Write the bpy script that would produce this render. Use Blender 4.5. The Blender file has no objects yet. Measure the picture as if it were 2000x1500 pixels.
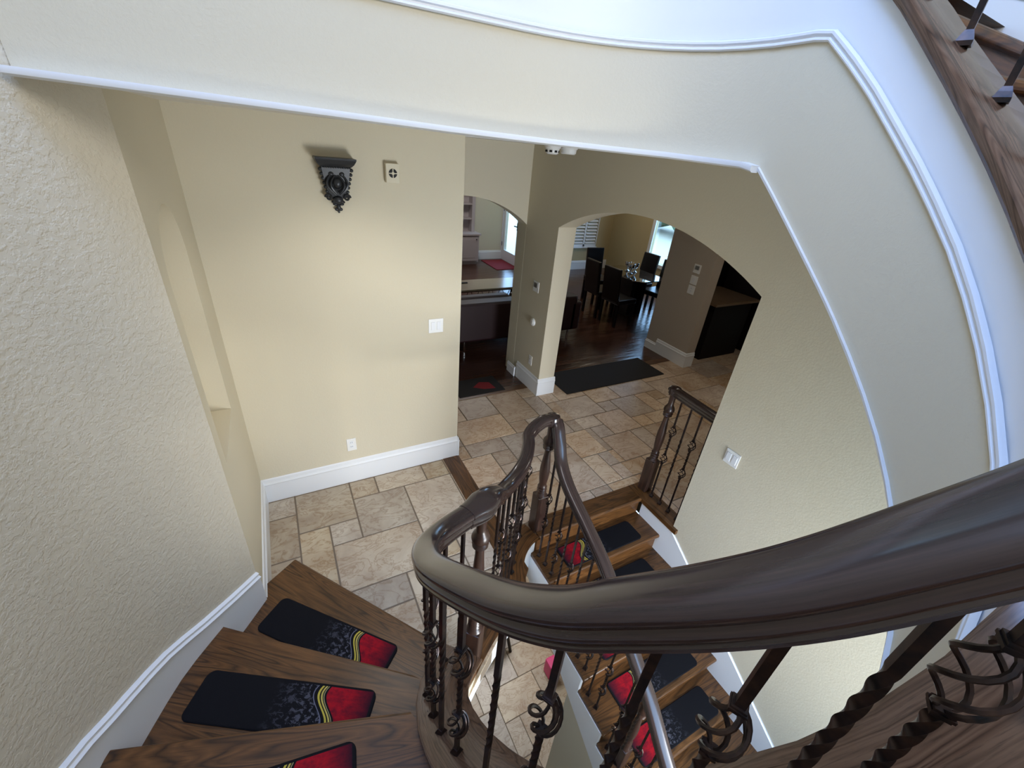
import bpy, bmesh, math, random
from mathutils import Vector, Matrix
random.seed(7)
PI = math.pi
S = bpy.context.scene
COL = S.collection

# ---------------------------------------------------------------- camera
cam_d = bpy.data.cameras.new('camera'); cam = bpy.data.objects.new('camera', cam_d); COL.objects.link(cam)
Rr = [(0.88245157, -0.46247433, 0.08600422), (-0.15970421, -0.46651823, -0.86997431), (0.44246332, 0.75397496, -0.48553884)]
cam.matrix_world = Matrix(((Rr[0][0], -Rr[1][0], -Rr[2][0], 0), (Rr[0][1], -Rr[1][1], -Rr[2][1], 0),
                           (Rr[0][2], -Rr[1][2], -Rr[2][2], 2.6), (0, 0, 0, 1)))
cam_d.sensor_width = 36; cam_d.lens = 823.3 / 2000 * 36; cam_d.clip_start = .02; cam_d.clip_end = 300
S.camera = cam
# ---------------------------------------------------------------- world, lights, exposure
S.view_settings.view_transform = 'Standard'; S.view_settings.look = 'None'; S.view_settings.gamma = 1
S.view_settings.exposure = 0.0
S.view_settings.use_curve_mapping = False
w = bpy.data.worlds.new('world'); S.world = w; w.use_nodes = True
bgn = w.node_tree.nodes['Background']; bgn.inputs[0].default_value = (.36, .62, 1, 1); bgn.inputs[1].default_value = 7.5
def area(name, loc, aim, sx, sy, power, color, spread=180):
    d = bpy.data.lights.new(name, 'AREA'); d.shape = 'RECTANGLE'; d.size = sx; d.size_y = sy; d.energy = power; d.color = color
    d.spread = math.radians(spread)
    o = bpy.data.objects.new(name, d); COL.objects.link(o); o.location = loc
    o.rotation_euler = (Vector(aim) - Vector(loc)).to_track_quat('-Z', 'Y').to_euler(); return o
area('stair_window_daylight', (.9, -1.08, 3.75), (.5, 2.8, 1.3), 1.9, 1.7, 62, (1, .955, .92))
area('upper_hall_daylight', (-.1, .55, 5.7), (1.5, 1.0, 2.4), 1.6, 2.0, 195, (.30, .50, 1))
area('lower_stair_fill', (1.85, -1.36, .35), (.95, 2.9, .25), 1.2, 1.1, 48, (1, .96, .90), 105)  # unseen fill added low behind the camera to brighten the foyer; no window
area('foyer_fill', (.42, 2.25, 2.635), (.42, 2.25, 0), .35, .35, 4, (1, .95, .88), 120)  # extra fill added at ceiling height for the foyer floor and wall
area('lower_hall_fill', (1.9, 3.2, -.42), (1.9, 2.2, -2.9), 1.2, .8, 50, (.9, .93, 1))  # invented overhead fill that brightens the lower floor
area('hall_fill', (4.1, 2.2, 2.72), (4.1, 2.2, 0), .6, .6, 12, (1, .90, .78))  # no known fixture: added to lift the dim hall beyond the arch
area('living_fill', (3.6, 8.2, 3.15), (3.6, 8.2, 0), .6, .6, 30, (1, .93, .90))  # added fill so the far cabinet end reads brighter
area('dining_fill', (6.6, 7.3, 3.15), (6.6, 7.3, 0), .4, .4, 16, (1, .86, .66))  # small warm fill, added to lighten the tan dining wall

# ---------------------------------------------------------------- materials
def new_mat(name, base=(.8, .8, .8), rough=.5, metal=0.0, spec=.5):
    m = bpy.data.materials.new(name); m.use_nodes = True
    b = m.node_tree.nodes['Principled BSDF']
    b.inputs['Base Color'].default_value = (*base, 1); b.inputs['Roughness'].default_value = rough
    b.inputs['Metallic'].default_value = metal; b.inputs['Specular IOR Level'].default_value = spec
    return m, m.node_tree, b
def N(t, kind, **kw):
    n = t.nodes.new(kind)
    for k, v in kw.items(): setattr(n, k, v)
    return n
def ramp(t, fac, stops):
    r = N(t, 'ShaderNodeValToRGB'); e = r.color_ramp.elements
    while len(e) < len(stops): e.new(.5)
    for i, (p, c) in enumerate(stops): e[i].position = p; e[i].color = (*c, 1)
    t.links.new(fac, r.inputs[0]); return r.outputs[0]
def noise(t, vec, scale, detail=4, rough=.5, dist=0):
    n = N(t, 'ShaderNodeTexNoise'); n.inputs['Scale'].default_value = scale; n.inputs['Detail'].default_value = detail
    n.inputs['Roughness'].default_value = rough; n.inputs['Distortion'].default_value = dist
    if vec is not None: t.links.new(vec, n.inputs['Vector'])
    return n.outputs['Fac']
def mapping(t, vec, scale=(1, 1, 1), loc=(0, 0, 0)):
    m = N(t, 'ShaderNodeMapping'); m.inputs['Scale'].default_value = scale; m.inputs['Location'].default_value = loc
    t.links.new(vec, m.inputs['Vector']); return m.outputs[0]
def bump(t, b, h, strength, dist):
    n = N(t, 'ShaderNodeBump'); n.inputs['Strength'].default_value = strength; n.inputs['Distance'].default_value = dist
    t.links.new(h, n.inputs['Height']); t.links.new(n.outputs[0], b.inputs['Normal'])
def mix(t, a, b, fac, mode='MIX'):
    m = N(t, 'ShaderNodeMix', data_type='RGBA', blend_type=mode)
    for s, v in ((m.inputs[6], a), (m.inputs[7], b)):
        if isinstance(v, tuple): s.default_value = (*v, 1)
        else: t.links.new(v, s)
    if isinstance(fac, float): m.inputs[0].default_value = fac
    else: t.links.new(fac, m.inputs[0])
    return m.outputs[2]
def obj_co(t): return N(t, 'ShaderNodeTexCoord').outputs['Object']
def uv_co(t): return N(t, 'ShaderNodeTexCoord').outputs['UV']
def wall_mat(name, base, tex=.4, sc=60):
    m, t, b = new_mat(name, base, .75, 0, .25)
    co = obj_co(t); n = noise(t, co, sc, 3, .6)
    h = ramp(t, n, [(.42, (0, 0, 0)), (.58, (1, 1, 1))])
    bump(t, b, h, tex, .004); return m
M = {}
CREAM = (.655, .595, .455)
M['paint'] = wall_mat('cream_paint', CREAM, .10, 90)
M['paint_rough'] = wall_mat('cream_knockdown_plaster', (.68, .615, .485), .36, 46)
M['paint_far'] = wall_mat('tan_paint', (.50, .41, .24), .2, 70)
M['paint_tan'] = wall_mat('grey_tan_paint', (.46, .40, .33), .2, 70)
M['white'] = new_mat('white_trim_enamel', (.80, .82, .84), .35)[0]
M['ceil'] = wall_mat('ceiling_paint', (.72, .70, .64), .2, 70)
M['plastic'] = new_mat('white_plastic', (.82, .82, .80), .35)[0]
M['almond'] = new_mat('almond_plastic', (.66, .60, .45), .45)[0]
M['dark'] = new_mat('black_slot', (.01, .01, .01), .7)[0]
def wood_mat(name, c1, c2, c3, rough, sc=1.0):
    m, t, b = new_mat(name, c1, rough)
    co = uv_co(t)
    low = noise(t, mapping(t, co, (.30 * sc, 3.4 * sc, 1)), 1.6, 2.5, .45, .35)
    k = N(t, 'ShaderNodeMath', operation='MULTIPLY'); t.links.new(low, k.inputs[0]); k.inputs[1].default_value = 26
    pp = N(t, 'ShaderNodeMath', operation='PINGPONG'); t.links.new(k.outputs[0], pp.inputs[0]); pp.inputs[1].default_value = 1
    big = noise(t, mapping(t, co, (1.2 * sc, 6 * sc, 1)), 1.5, 4, .6, .6)
    fine = noise(t, mapping(t, co, (9, 230, 1)), 1, 4, .7)
    mid = noise(t, mapping(t, co, (3, 50, 1)), 1, 4, .6)
    c = ramp(t, pp.outputs[0], [(0, c2), (.22, c1), (.6, c3), (1, c1)])
    c = mix(t, c, c1, ramp(t, mid, [(.35, (.05, .05, .05)), (.65, (.6, .6, .6))]))
    c = mix(t, c, c2, ramp(t, big, [(.5, (0, 0, 0)), (.78, (.7, .7, .7))]))
    c = mix(t, c, (c2[0] * .35, c2[1] * .35, c2[2] * .35), ramp(t, fine, [(.53, (0, 0, 0)), (.70, (.6, .6, .6))]))
    t.links.new(c, b.inputs['Base Color']); bump(t, b, fine, .10, .0008); return m
M['oak'] = wood_mat('dark_stained_oak', (.084, .034, .009), (.014, .006, .002), (.165, .070, .020), .36, 1.5)
M['oak_cap'] = wood_mat('weathered_oak_cap', (.100, .056, .034), (.028, .014, .009), (.155, .095, .062), .25, 2.4)
def rail_mat():
    m, t, b = new_mat('dark_walnut_rail', (.05, .03, .024), .24)
    co = uv_co(t)
    s = noise(t, mapping(t, co, (2.5, 90, 1)), 1, 5, .65)
    c = ramp(t, s, [(.3, (.020, .013, .012)), (.6, (.042, .026, .023)), (.8, (.070, .042, .036))])
    t.links.new(c, b.inputs['Base Color']); b.inputs['Roughness'].default_value = .17
    b.inputs['Coat Weight'].default_value = .25; b.inputs['Coat Roughness'].default_value = .12
    return m
M['rail'] = rail_mat()
def post_mat():
    m, t, b = new_mat('dark_walnut_post', (.055, .032, .024), .3)
    s = noise(t, mapping(t, obj_co(t), (30, 30, 2)), 1.5, 4, .6)
    t.links.new(ramp(t, s, [(.3, (.018, .010, .008)), (.75, (.068, .033, .022))]), b.inputs['Base Color']); return m
M['post'] = post_mat()
def iron_mat():
    m, t, b = new_mat('oil_rubbed_bronze_iron', (.05, .036, .030), .32, .8)
    s = noise(t, obj_co(t), 25, 3, .6)
    t.links.new(ramp(t, s, [(.35, (.020, .020, .023)), (.7, (.075, .046, .036))]), b.inputs['Base Color']); return m
M['iron'] = iron_mat()
def tile_mat(name, warm=0.0):
    m, t, b = new_mat(name, (.5, .42, .32), .38)
    co = N(t, 'ShaderNodeTexCoord').outputs['Object']
    at = N(t, 'ShaderNodeAttribute', attribute_name='tint')
    sh = N(t, 'ShaderNodeVectorMath', operation='MULTIPLY_ADD'); t.links.new(at.outputs['Color'], sh.inputs[0])
    sh.inputs[1].default_value = (9, 7, 5); t.links.new(co, sh.inputs[2]); v = sh.outputs[0]
    cloud = noise(t, v, 3.2, 6, .6, .7); vein = noise(t, mapping(t, v, (1, 1.7, 1)), 4.5, 8, .62, 1.8)
    pit = noise(t, v, 55, 4, .75)
    base = ramp(t, cloud, [(.28, (.40 + warm, .31, .23 - warm * .5)), (.5, (.54 + warm, .45, .34)), (.72, (.66 + warm, .58, .45))])
    base = mix(t, base, (.30 + warm, .19, .11), ramp(t, vein, [(.43, (0, 0, 0)), (.475, (.62, .62, .62)), (.51, (0, 0, 0))]))
    base = mix(t, base, (.20, .14, .10), ramp(t, pit, [(.66, (0, 0, 0)), (.74, (.5, .5, .5))]))
    sep = N(t, 'ShaderNodeSeparateColor'); t.links.new(at.outputs['Color'], sep.inputs[0])
    mul = N(t, 'ShaderNodeMapRange'); t.links.new(sep.outputs[0], mul.inputs[0]); mul.inputs[3].default_value = .78; mul.inputs[4].default_value = 1.12
    hsv = N(t, 'ShaderNodeHueSaturation'); t.links.new(base, hsv.inputs['Color']); t.links.new(mul.outputs[0], hsv.inputs['Value'])
    sat = N(t, 'ShaderNodeMapRange'); t.links.new(sep.outputs[1], sat.inputs[0]); sat.inputs[3].default_value = .85; sat.inputs[4].default_value = 1.4
    t.links.new(sat.outputs[0], hsv.inputs['Saturation'])
    t.links.new(hsv.outputs[0], b.inputs['Base Color']); bump(t, b, pit, .25, .002); return m
M['tile'] = tile_mat('travertine'); M['tile_c'] = tile_mat('travertine_rosy', .03)
M['grout'] = new_mat('grout', (.20, .155, .11), .9)[0]
def plank_mat():
    m, t, b = new_mat('dark_plank_floor', (.05, .02, .012), .22)
    br = N(t, 'ShaderNodeTexBrick'); br.offset = .37; br.inputs['Scale'].default_value = 1
    br.inputs['Brick Width'].default_value = 1.3; br.inputs['Row Height'].default_value = .11; br.inputs['Mortar Size'].default_value = .002
    br.inputs['Color1'].default_value = (.095, .038, .020, 1); br.inputs['Color2'].default_value = (.050, .019, .011, 1); br.inputs['Mortar'].default_value = (.006, .003, .002, 1)
    co = obj_co(t); t.links.new(co, br.inputs['Vector'])
    n = noise(t, mapping(t, co, (3, 40, 1)), 1, 3)
    t.links.new(mix(t, br.outputs['Color'], (.02, .008, .005), ramp(t, n, [(.45, (0, 0, 0)), (.8, (.7, .7, .7))])), b.inputs['Base Color'])
    wavy = noise(t, mapping(t, co, (2, 9, 1)), 1.4, 2); bump(t, b, wavy, .35, .012); return m
M['plank'] = plank_mat()
def mat_mat():
    m, t, b = new_mat('printed_stair_mat', (.01, .01, .012), .85, 0, .2)
    co = uv_co(t); sx = N(t, 'ShaderNodeSeparateXYZ'); t.links.new(co, sx.inputs[0])
    def math_(op, a, b_=None):
        n = N(t, 'ShaderNodeMath', operation=op)
        for i, v in enumerate((a, b_)):
            if v is None: continue
            if isinstance(v, (int, float)): n.inputs[i].default_value = v
            else: t.links.new(v, n.inputs[i])
        return n.outputs[0]
    u, v = sx.outputs[0], sx.outputs[1]
    # curved boundary: u0(v) = .72 + .045*sin(v*5)
    bend = math_('MULTIPLY', math_('SINE', math_('ADD', math_('MULTIPLY', v, 5.2), .6)), .05)
    k = math_('SUBTRACT', u, math_('SUBTRACT', .735, bend))
    mott = noise(t, mapping(t, co, (9, 3.5, 1)), 3.2, 8, .75, .6)
    fade = N(t, 'ShaderNodeMapRange'); t.links.new(u, fade.inputs[0]); fade.inputs[1].default_value = .42; fade.inputs[2].default_value = .70
    grey = math_('MULTIPLY', fade.outputs[0], math_('GREATER_THAN', mott, .535))
    c = mix(t, (.004, .004, .006), (.13, .13, .165), math_('MULTIPLY', grey, .75))
    redn = noise(t, mapping(t, co, (6, 3, 1)), 3, 6, .7)
    red = mix(t, (.38, .005, .014), (.045, .003, .014), ramp(t, redn, [(.40, (0, 0, 0)), (.72, (.9, .9, .9))]))
    edge = N(t, 'ShaderNodeMapRange'); t.links.new(u, edge.inputs[0]); edge.inputs[1].default_value = .84; edge.inputs[2].default_value = .99
    red = mix(t, red, (.015, .004, .012), edge.outputs[0])
    dark_v = N(t, 'ShaderNodeMapRange'); t.links.new(v, dark_v.inputs[0]); dark_v.inputs[1].default_value = .0; dark_v.inputs[2].default_value = .09; dark_v.inputs[3].default_value = 1; dark_v.inputs[4].default_value = 0
    def band(a, b_): return math_('MULTIPLY', math_('GREATER_THAN', k, a), math_('LESS_THAN', k, b_))
    c = mix(t, c, (.14, .14, .19), band(-.042, -.036)); c = mix(t, c, (.004, .004, .006), band(-.036, 0.04))
    c = mix(t, c, (.50, .40, .06), band(-.016, -.004)); c = mix(t, c, (.50, .40, .10), band(.004, .014)); c = mix(t, c, (.38, .34, .16), band(.020, .024))
    c = mix(t, c, red, math_('GREATER_THAN', k, .036))
    rim = math_('MAXIMUM', math_('MAXIMUM', math_('LESS_THAN', u, .018), math_('GREATER_THAN', u, .982)), math_('MAXIMUM', math_('LESS_THAN', v, .05), math_('GREATER_THAN', v, .95)))
    c = mix(t, c, (.004, .004, .006), rim)
    t.links.new(c, b.inputs['Base Color']); bump(t, b, noise(t, mapping(t, co, (120, 40, 1)), 3, 2), .3, .002); return m
M['mat'] = mat_mat()
M['rug'] = new_mat('black_runner', (.012, .011, .012), .9)[0]
M['redrug'] = new_mat('red_rug', (.20, .006, .012), .9)[0]
M['leather'] = new_mat('black_leather', (.010, .008, .009), .28)[0]
M['sofa'] = new_mat('maroon_leather', (.014, .0015, .003), .5)[0]
M['corbel'] = new_mat('dark_pewter_resin', (.030, .032, .036), .38, .3)[0]
M['stone'] = new_mat('cream_stone_top', (.42, .37, .28), .15)[0]
M['counter'] = wood_mat('speckled_brown_granite', (.16, .10, .06), (.09, .05, .03), (.22, .15, .09), .2)
M['blackcab'] = new_mat('espresso_cabinet', (.006, .004, .004), .6, 0, .2)[0]
M['steel'] = new_mat('brushed_steel', (.5, .5, .5), .3, 1)[0]
M['chrome'] = new_mat('chrome', (.7, .7, .7), .12, 1)[0]
M['greywhite'] = new_mat('painted_cabinet', (.52, .47, .47), .5)[0]
M['pink'] = new_mat('pink_plastic', (.75, .05, .20), .4)[0]
def glass_mat(name, tint, refl=.12):
    m = bpy.data.materials.new(name); m.use_nodes = True; t = m.node_tree; t.nodes.clear()
    o = N(t, 'ShaderNodeOutputMaterial'); mx = N(t, 'ShaderNodeMixShader'); tr = N(t, 'ShaderNodeBsdfTransparent'); gl = N(t, 'ShaderNodeBsdfGlossy')
    tr.inputs[0].default_value = (*tint, 1); gl.inputs['Roughness'].default_value = .03; mx.inputs[0].default_value = refl
    t.links.new(tr.outputs[0], mx.inputs[1]); t.links.new(gl.outputs[0], mx.inputs[2]); t.links.new(mx.outputs[0], o.inputs[0]); return m
M['pane'] = glass_mat('window_glass', (.96, .98, .98)); M['tableglass'] = glass_mat('table_glass', (.45, .52, .50), .6)
M['hedge'] = new_mat('hedge_leaves', (.10, .17, .10), .8)[0]
M['patio'] = new_mat('pale_patio', (.50, .42, .31), .8)[0]

# ---------------------------------------------------------------- mesh helpers
def link(name, bm, mat, parent=None, smooth=False, loc=None):
    me = bpy.data.meshes.new(name); bmesh.ops.recalc_face_normals(bm, faces=bm.faces[:]) if not getattr(bm, 'keep', False) else None
    bm.to_mesh(me); bm.free()
    if isinstance(mat, (list, tuple)):
        for q in mat: me.materials.append(q)
    else: me.materials.append(mat)
    if smooth:
        for p in me.polygons: p.use_smooth = True
        try: me.set_sharp_from_angle(angle=math.radians(38))
        except Exception: pass
    o = bpy.data.objects.new(name, me); COL.objects.link(o)
    if loc: o.location = loc
    if parent is not None: o.parent = parent
    return o
def thing(name, label, cat, loc=(0, 0, 0), rz=0, group=None):
    o = bpy.data.objects.new(name, None); COL.objects.link(o); o.location = loc; o.rotation_euler = (0, 0, rz); o.empty_display_size = .1
    o['label'] = label; o['category'] = cat
    if group: o['group'] = group
    return o
def tag(o, label, cat, group=None):
    o['label'] = label; o['category'] = cat
    if group: o['group'] = group
    return o
def struct(o, label=None):
    o['kind'] = 'structure'
    if label: o['label'] = label
    return o
def box(bm, x0, x1, y0, y1, z0, z1, mtx=None):
    vs = [bm.verts.new(Vector(p) if mtx is None else mtx @ Vector(p)) for p in
          ((x0, y0, z0), (x1, y0, z0), (x1, y1, z0), (x0, y1, z0), (x0, y0, z1), (x1, y0, z1), (x1, y1, z1), (x0, y1, z1))]
    for f in ((3, 2, 1, 0), (4, 5, 6, 7), (0, 1, 5, 4), (1, 2, 6, 5), (2, 3, 7, 6), (3, 0, 4, 7)): bm.faces.new([vs[i] for i in f])
    return vs
def B(): return bmesh.new()
def boxo(name, d, mat, parent=None, bev=0, **k):
    bm = B(); box(bm, *d)
    if bev: bmesh.ops.bevel(bm, geom=bm.edges[:], offset=bev, segments=2, profile=.5, affect='EDGES')
    return link(name, bm, mat, parent, **k)
def prism(bm, poly, z0, z1, uvax=None):
    """vertical prism over a 2D polygon; uvax=(origin, dir) writes metric UV along dir"""
    n = len(poly); lo = [bm.verts.new((p[0], p[1], z0)) for p in poly]; hi = [bm.verts.new((p[0], p[1], z1)) for p in poly]
    f = [bm.faces.new(hi), bm.faces.new(lo[::-1])]
    for i in range(n): f.append(bm.faces.new([lo[i], lo[(i + 1) % n], hi[(i + 1) % n], hi[i]]))
    if uvax: set_uv(bm, *uvax)
    return f
def set_uv(bm, org, d, off=None):
    uv = bm.loops.layers.uv.verify(); d = Vector((d[0], d[1])).normalized(); nrm = Vector((-d.y, d.x)); off = off if off is not None else (random.random() * 9, random.random() * 9)
    for f in bm.faces:
        for l in f.loops:
            p = Vector((l.vert.co.x - org[0], l.vert.co.y - org[1]))
            l[uv].uv = (p.dot(d) + off[0], p.dot(nrm) + l.vert.co.z + off[1])
def sweep(bm, path, prof, closed_prof=True, upv=None, cap=True, flat=False):
    """prof: list of (lateral, up). lateral = tangent x Z (to the right of travel). flat keeps the section vertical."""
    path = [Vector(p) for p in path]; n = len(path); rings = []; uv = bm.loops.layers.uv.verify(); run = 0; runs = []
    pl = [0]
    for i in range(1, len(prof) + 1): a, b = prof[i - 1], prof[i % len(prof)]; pl.append(pl[-1] + math.dist(a, b))
    for i, p in enumerate(path):
        T = (path[min(i + 1, n - 1)] - path[max(i - 1, 0)]).normalized()
        if i: run += (p - path[i - 1]).length
        runs.append(run)
        lat = T.cross(Vector((0, 0, 1))); lat = lat.normalized() if lat.length > 1e-4 else Vector((1, 0, 0))
        up = Vector((0, 0, 1)) if flat else lat.cross(T).normalized()
        rings.append([bm.verts.new(p + lat * a + up * b) for a, b in prof])
    m = len(prof)
    for i in range(n - 1):
        for j in range(m if closed_prof else m - 1):
            k = (j + 1) % m; f = bm.faces.new([rings[i][j], rings[i][k], rings[i + 1][k], rings[i + 1][j]])
            us = (runs[i], runs[i], runs[i + 1], runs[i + 1]); vs = (pl[j], pl[j + 1], pl[j + 1], pl[j])
            for l, a, b in zip(f.loops, us, vs): l[uv].uv = (a, b)
    if cap and closed_prof:
        for r in (rings[0][::-1], rings[-1]):
            try: bm.faces.new(r)
            except ValueError: pass
    return rings
def circle(r, n=8): return [(r * math.cos(2 * PI * i / n), r * math.sin(2 * PI * i / n)) for i in range(n)]
def tube(bm, path, r, n=6):
    path = [Vector(p) for p in path]; rings = []; N0 = None; k = len(path)
    for i, p in enumerate(path):
        T = (path[min(i + 1, k - 1)] - path[max(i - 1, 0)]).normalized()
        if N0 is None:
            a = Vector((0, 0, 1)) if abs(T.z) < .9 else Vector((1, 0, 0)); N0 = T.cross(a).normalized()
        else: N0 = (N0 - T * N0.dot(T)).normalized()
        Bn = T.cross(N0); rr = r[i] if isinstance(r, (list, tuple)) else r
        rings.append([bm.verts.new(p + (N0 * math.cos(2 * PI * j / n) + Bn * math.sin(2 * PI * j / n)) * rr) for j in range(n)])
    for i in range(k - 1):
        for j in range(n): bm.faces.new([rings[i][j], rings[i][(j + 1) % n], rings[i + 1][(j + 1) % n], rings[i + 1][j]])
    bm.faces.new(rings[0][::-1]); bm.faces.new(rings[-1])
def lathe(bm, prof, seg=24, c=(0, 0)):
    rings = []
    for r, z in prof: rings.append([bm.verts.new((c[0] + r * math.cos(2 * PI * j / seg), c[1] + r * math.sin(2 * PI * j / seg), z)) for j in range(seg)])
    for i in range(len(rings) - 1):
        for j in range(seg): bm.faces.new([rings[i][j], rings[i][(j + 1) % seg], rings[i + 1][(j + 1) % seg], rings[i + 1][j]])
    bm.faces.new(rings[0][::-1]); bm.faces.new(rings[-1])
def ribbon(bm, pts, z0s, z1s):
    """vertical surface over a plan polyline with lower/upper heights"""
    lo = [bm.verts.new((p[0], p[1], a)) for p, a in zip(pts, z0s)]; hi = [bm.verts.new((p[0], p[1], a)) for p, a in zip(pts, z1s)]
    for i in range(len(pts) - 1): bm.faces.new([lo[i], lo[i + 1], hi[i + 1], hi[i]])
def thick_ribbon(bm, pts, pts2, z0s, z1s):
    n = len(pts); a = [bm.verts.new((*pts[i], z0s[i])) for i in range(n)]; b = [bm.verts.new((*pts[i], z1s[i])) for i in range(n)]
    c = [bm.verts.new((*pts2[i], z0s[i])) for i in range(n)]; d = [bm.verts.new((*pts2[i], z1s[i])) for i in range(n)]
    for i in range(n - 1):
        bm.faces.new([a[i], a[i + 1], b[i + 1], b[i]]); bm.faces.new([c[i + 1], c[i], d[i], d[i + 1]])
        bm.faces.new([b[i], b[i + 1], d[i + 1], d[i]]); bm.faces.new([c[i], c[i + 1], a[i + 1], a[i]])
    bm.faces.new([a[0], b[0], d[0], c[0]]); bm.faces.new([c[-1], d[-1], b[-1], a[-1]])
def interp(x, tab):
    if x <= tab[0][0]: 
        (a, b), (c, d) = tab[0], tab[1]; return b + (x - a) * (d - b) / (c - a)
    for (a, b), (c, d) in zip(tab, tab[1:]):
        if x <= c: return b + (x - a) * (d - b) / (c - a)
    (a, b), (c, d) = tab[-2], tab[-1]; return d + (x - c) * (d - b) / (c - a)
def catmull(P, n=8):
    out = []
    for i in range(len(P) - 1):
        p0, p1, p2, p3 = [Vector(P[max(min(k, len(P) - 1), 0)]) for k in (i - 1, i, i + 1, i + 2)]
        for j in range(n):
            t = j / n; out.append(.5 * ((2 * p1) + (-p0 + p2) * t + (2 * p0 - 5 * p1 + 4 * p2 - p3) * t * t + (-p0 + 3 * p1 - 3 * p2 + p3) * t ** 3))
    out.append(Vector(P[-1])); return out
def offset2(C, d):
    out = []
    for i, p in enumerate(C):
        a, b = C[max(i - 1, 0)], C[min(i + 1, len(C) - 1)]; T = Vector((b[0] - a[0], b[1] - a[1])).normalized()
        out.append((p[0] - T.y * d, p[1] + T.x * d))
    return out

# ---------------------------------------------------------------- plan of the stairwell (metres)
W = [(-0.520,1.770),(-0.436,1.751),(-0.352,1.732),(-0.267,1.715),(-0.183,1.698),(-0.098,1.683),(-0.012,1.670),(0.073,1.660),(0.159,1.651),(0.245,1.644),(0.331,1.638),(0.417,1.632),(0.503,1.627),(0.589,1.621),(0.675,1.615),(0.761,1.608),(0.847,1.600),(0.932,1.588),(1.016,1.569),(1.098,1.541),(1.176,1.506),(1.250,1.461),(1.318,1.408),(1.377,1.345),(1.425,1.274),(1.458,1.194),(1.476,1.110),(1.480,1.024),(1.478,0.938),(1.472,0.852),(1.465,0.766),(1.458,0.680),(1.448,0.594),(1.434,0.509),(1.414,0.425),(1.387,0.343),(1.352,0.265),(1.308,0.190),(1.256,0.121),(1.195,0.060),(1.126,0.010),(1.048,-0.027),(0.964,-0.045),(0.878,-0.042),(0.795,-0.021),(0.716,0.014),(0.644,0.061),(0.580,0.119),(0.526,0.186),(0.482,0.260),(0.447,0.339),(0.421,0.421),(0.401,0.505),(0.388,0.590),(0.382,0.676),(0.385,0.762),(0.402,0.846),(0.439,0.924),(0.490,0.993),(0.548,1.057),(0.610,1.117)]
DS = .0862364
W0f = [Vector(p) for p in W]
def wpt(i):   # fractional index along W
    i = max(0, min(i, 60)); k = min(int(i), 59); return W0f[k].lerp(W0f[k + 1], i - k)
def wn(i, d):  # offset point, outward (towards the treads)
    a, b = wpt(i - .6), wpt(i + .6); T = (b - a).normalized(); p = wpt(i); return (p.x - T.y * d, p.y + T.x * d)
FINE = [i * .5 for i in range(121)]
CAPT = [(28.3, 3.19), (29.0, 3.09), (30, 3.015), (33.5, 2.725), (35, 2.60), (42.6, 1.985), (43.9, 1.80), (44.7, 1.70), (46, 1.56), (47, 1.43), (48, 1.28), (49.3, 1.11), (50, 1.02), (51.5, .87), (53.3, .72), (54.8, .61), (55.5, .555), (57, .43), (58, .34), (59, .26), (60, .19)]
def capz(i): return 3.19 if i < 28.3 else interp(i, CAPT)
TRIMT = [(27.9, 2.962), (28.9, 2.895), (29.9, 2.823), (32.18, 2.641), (34.02, 2.488), (35.7, 2.338), (37.0, 2.218), (38.07, 2.121), (41, 1.83), (41.9, 1.77), (43.5, 1.65)]
def trimz(i): return 2.960 if i < 27.9 else (interp(i, TRIMT) if i < 43.5 else capz(i) - .19)
BANDT = [(0, 2.662), (6, 2.65), (13, 2.638), (23, 2.629), (26.9, 2.618), (29.67, 2.41), (31.6, 2.263), (33.68, 2.097), (35.3, 1.966), (36.54, 1.862), (38.8, 1.646), (39.56, 1.572), (40.66, 1.467), (43, 1.22)]
def bandz(i): return interp(i, BANDT) if i < 43 else max(capz(i) - .52, 0)
OUT = catmull([(-.389, 1.95), (-.50, 1.80), (-.61, 1.665), (-.71, 1.53), (-.81, 1.33), (-.885, 1.15), (-.94, .85), (-.95, .5), (-.90, .1), (-.78, -.3), (-.55, -.68), (-.2, -.98), (.25, -1.18), (.8, -1.25), (1.35, -1.15), (1.85, -.88), (2.22, -.48), (2.44, -.05), (2.527, .4), (2.527, 1.35)], 6)
OUTS = [0]
for a, b in zip(OUT, OUT[1:]): OUTS.append(OUTS[-1] + (b - a).length)
def out_at(s):
    s = max(0, min(s, OUTS[-1] - 1e-6))
    for k in range(len(OUTS) - 1):
        if OUTS[k + 1] >= s: return OUT[k].lerp(OUT[k + 1], (s - OUTS[k]) / (OUTS[k + 1] - OUTS[k]))
# heights of treads
RISE = .18
def inner_idx(z):
    i = 60.0
    while i > 28.4 and capz(i) - .045 < z: i -= .02
    return i
NT = 17
def out_s_for(k):   # arc position of the k-th nosing on the outer wall
    return {1: -.2, 2: .278, 3: .86}.get(k, .86 + (k - 3) * (OUTS[-1] - .86 - .1) / (NT + 1 - 3))

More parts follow.
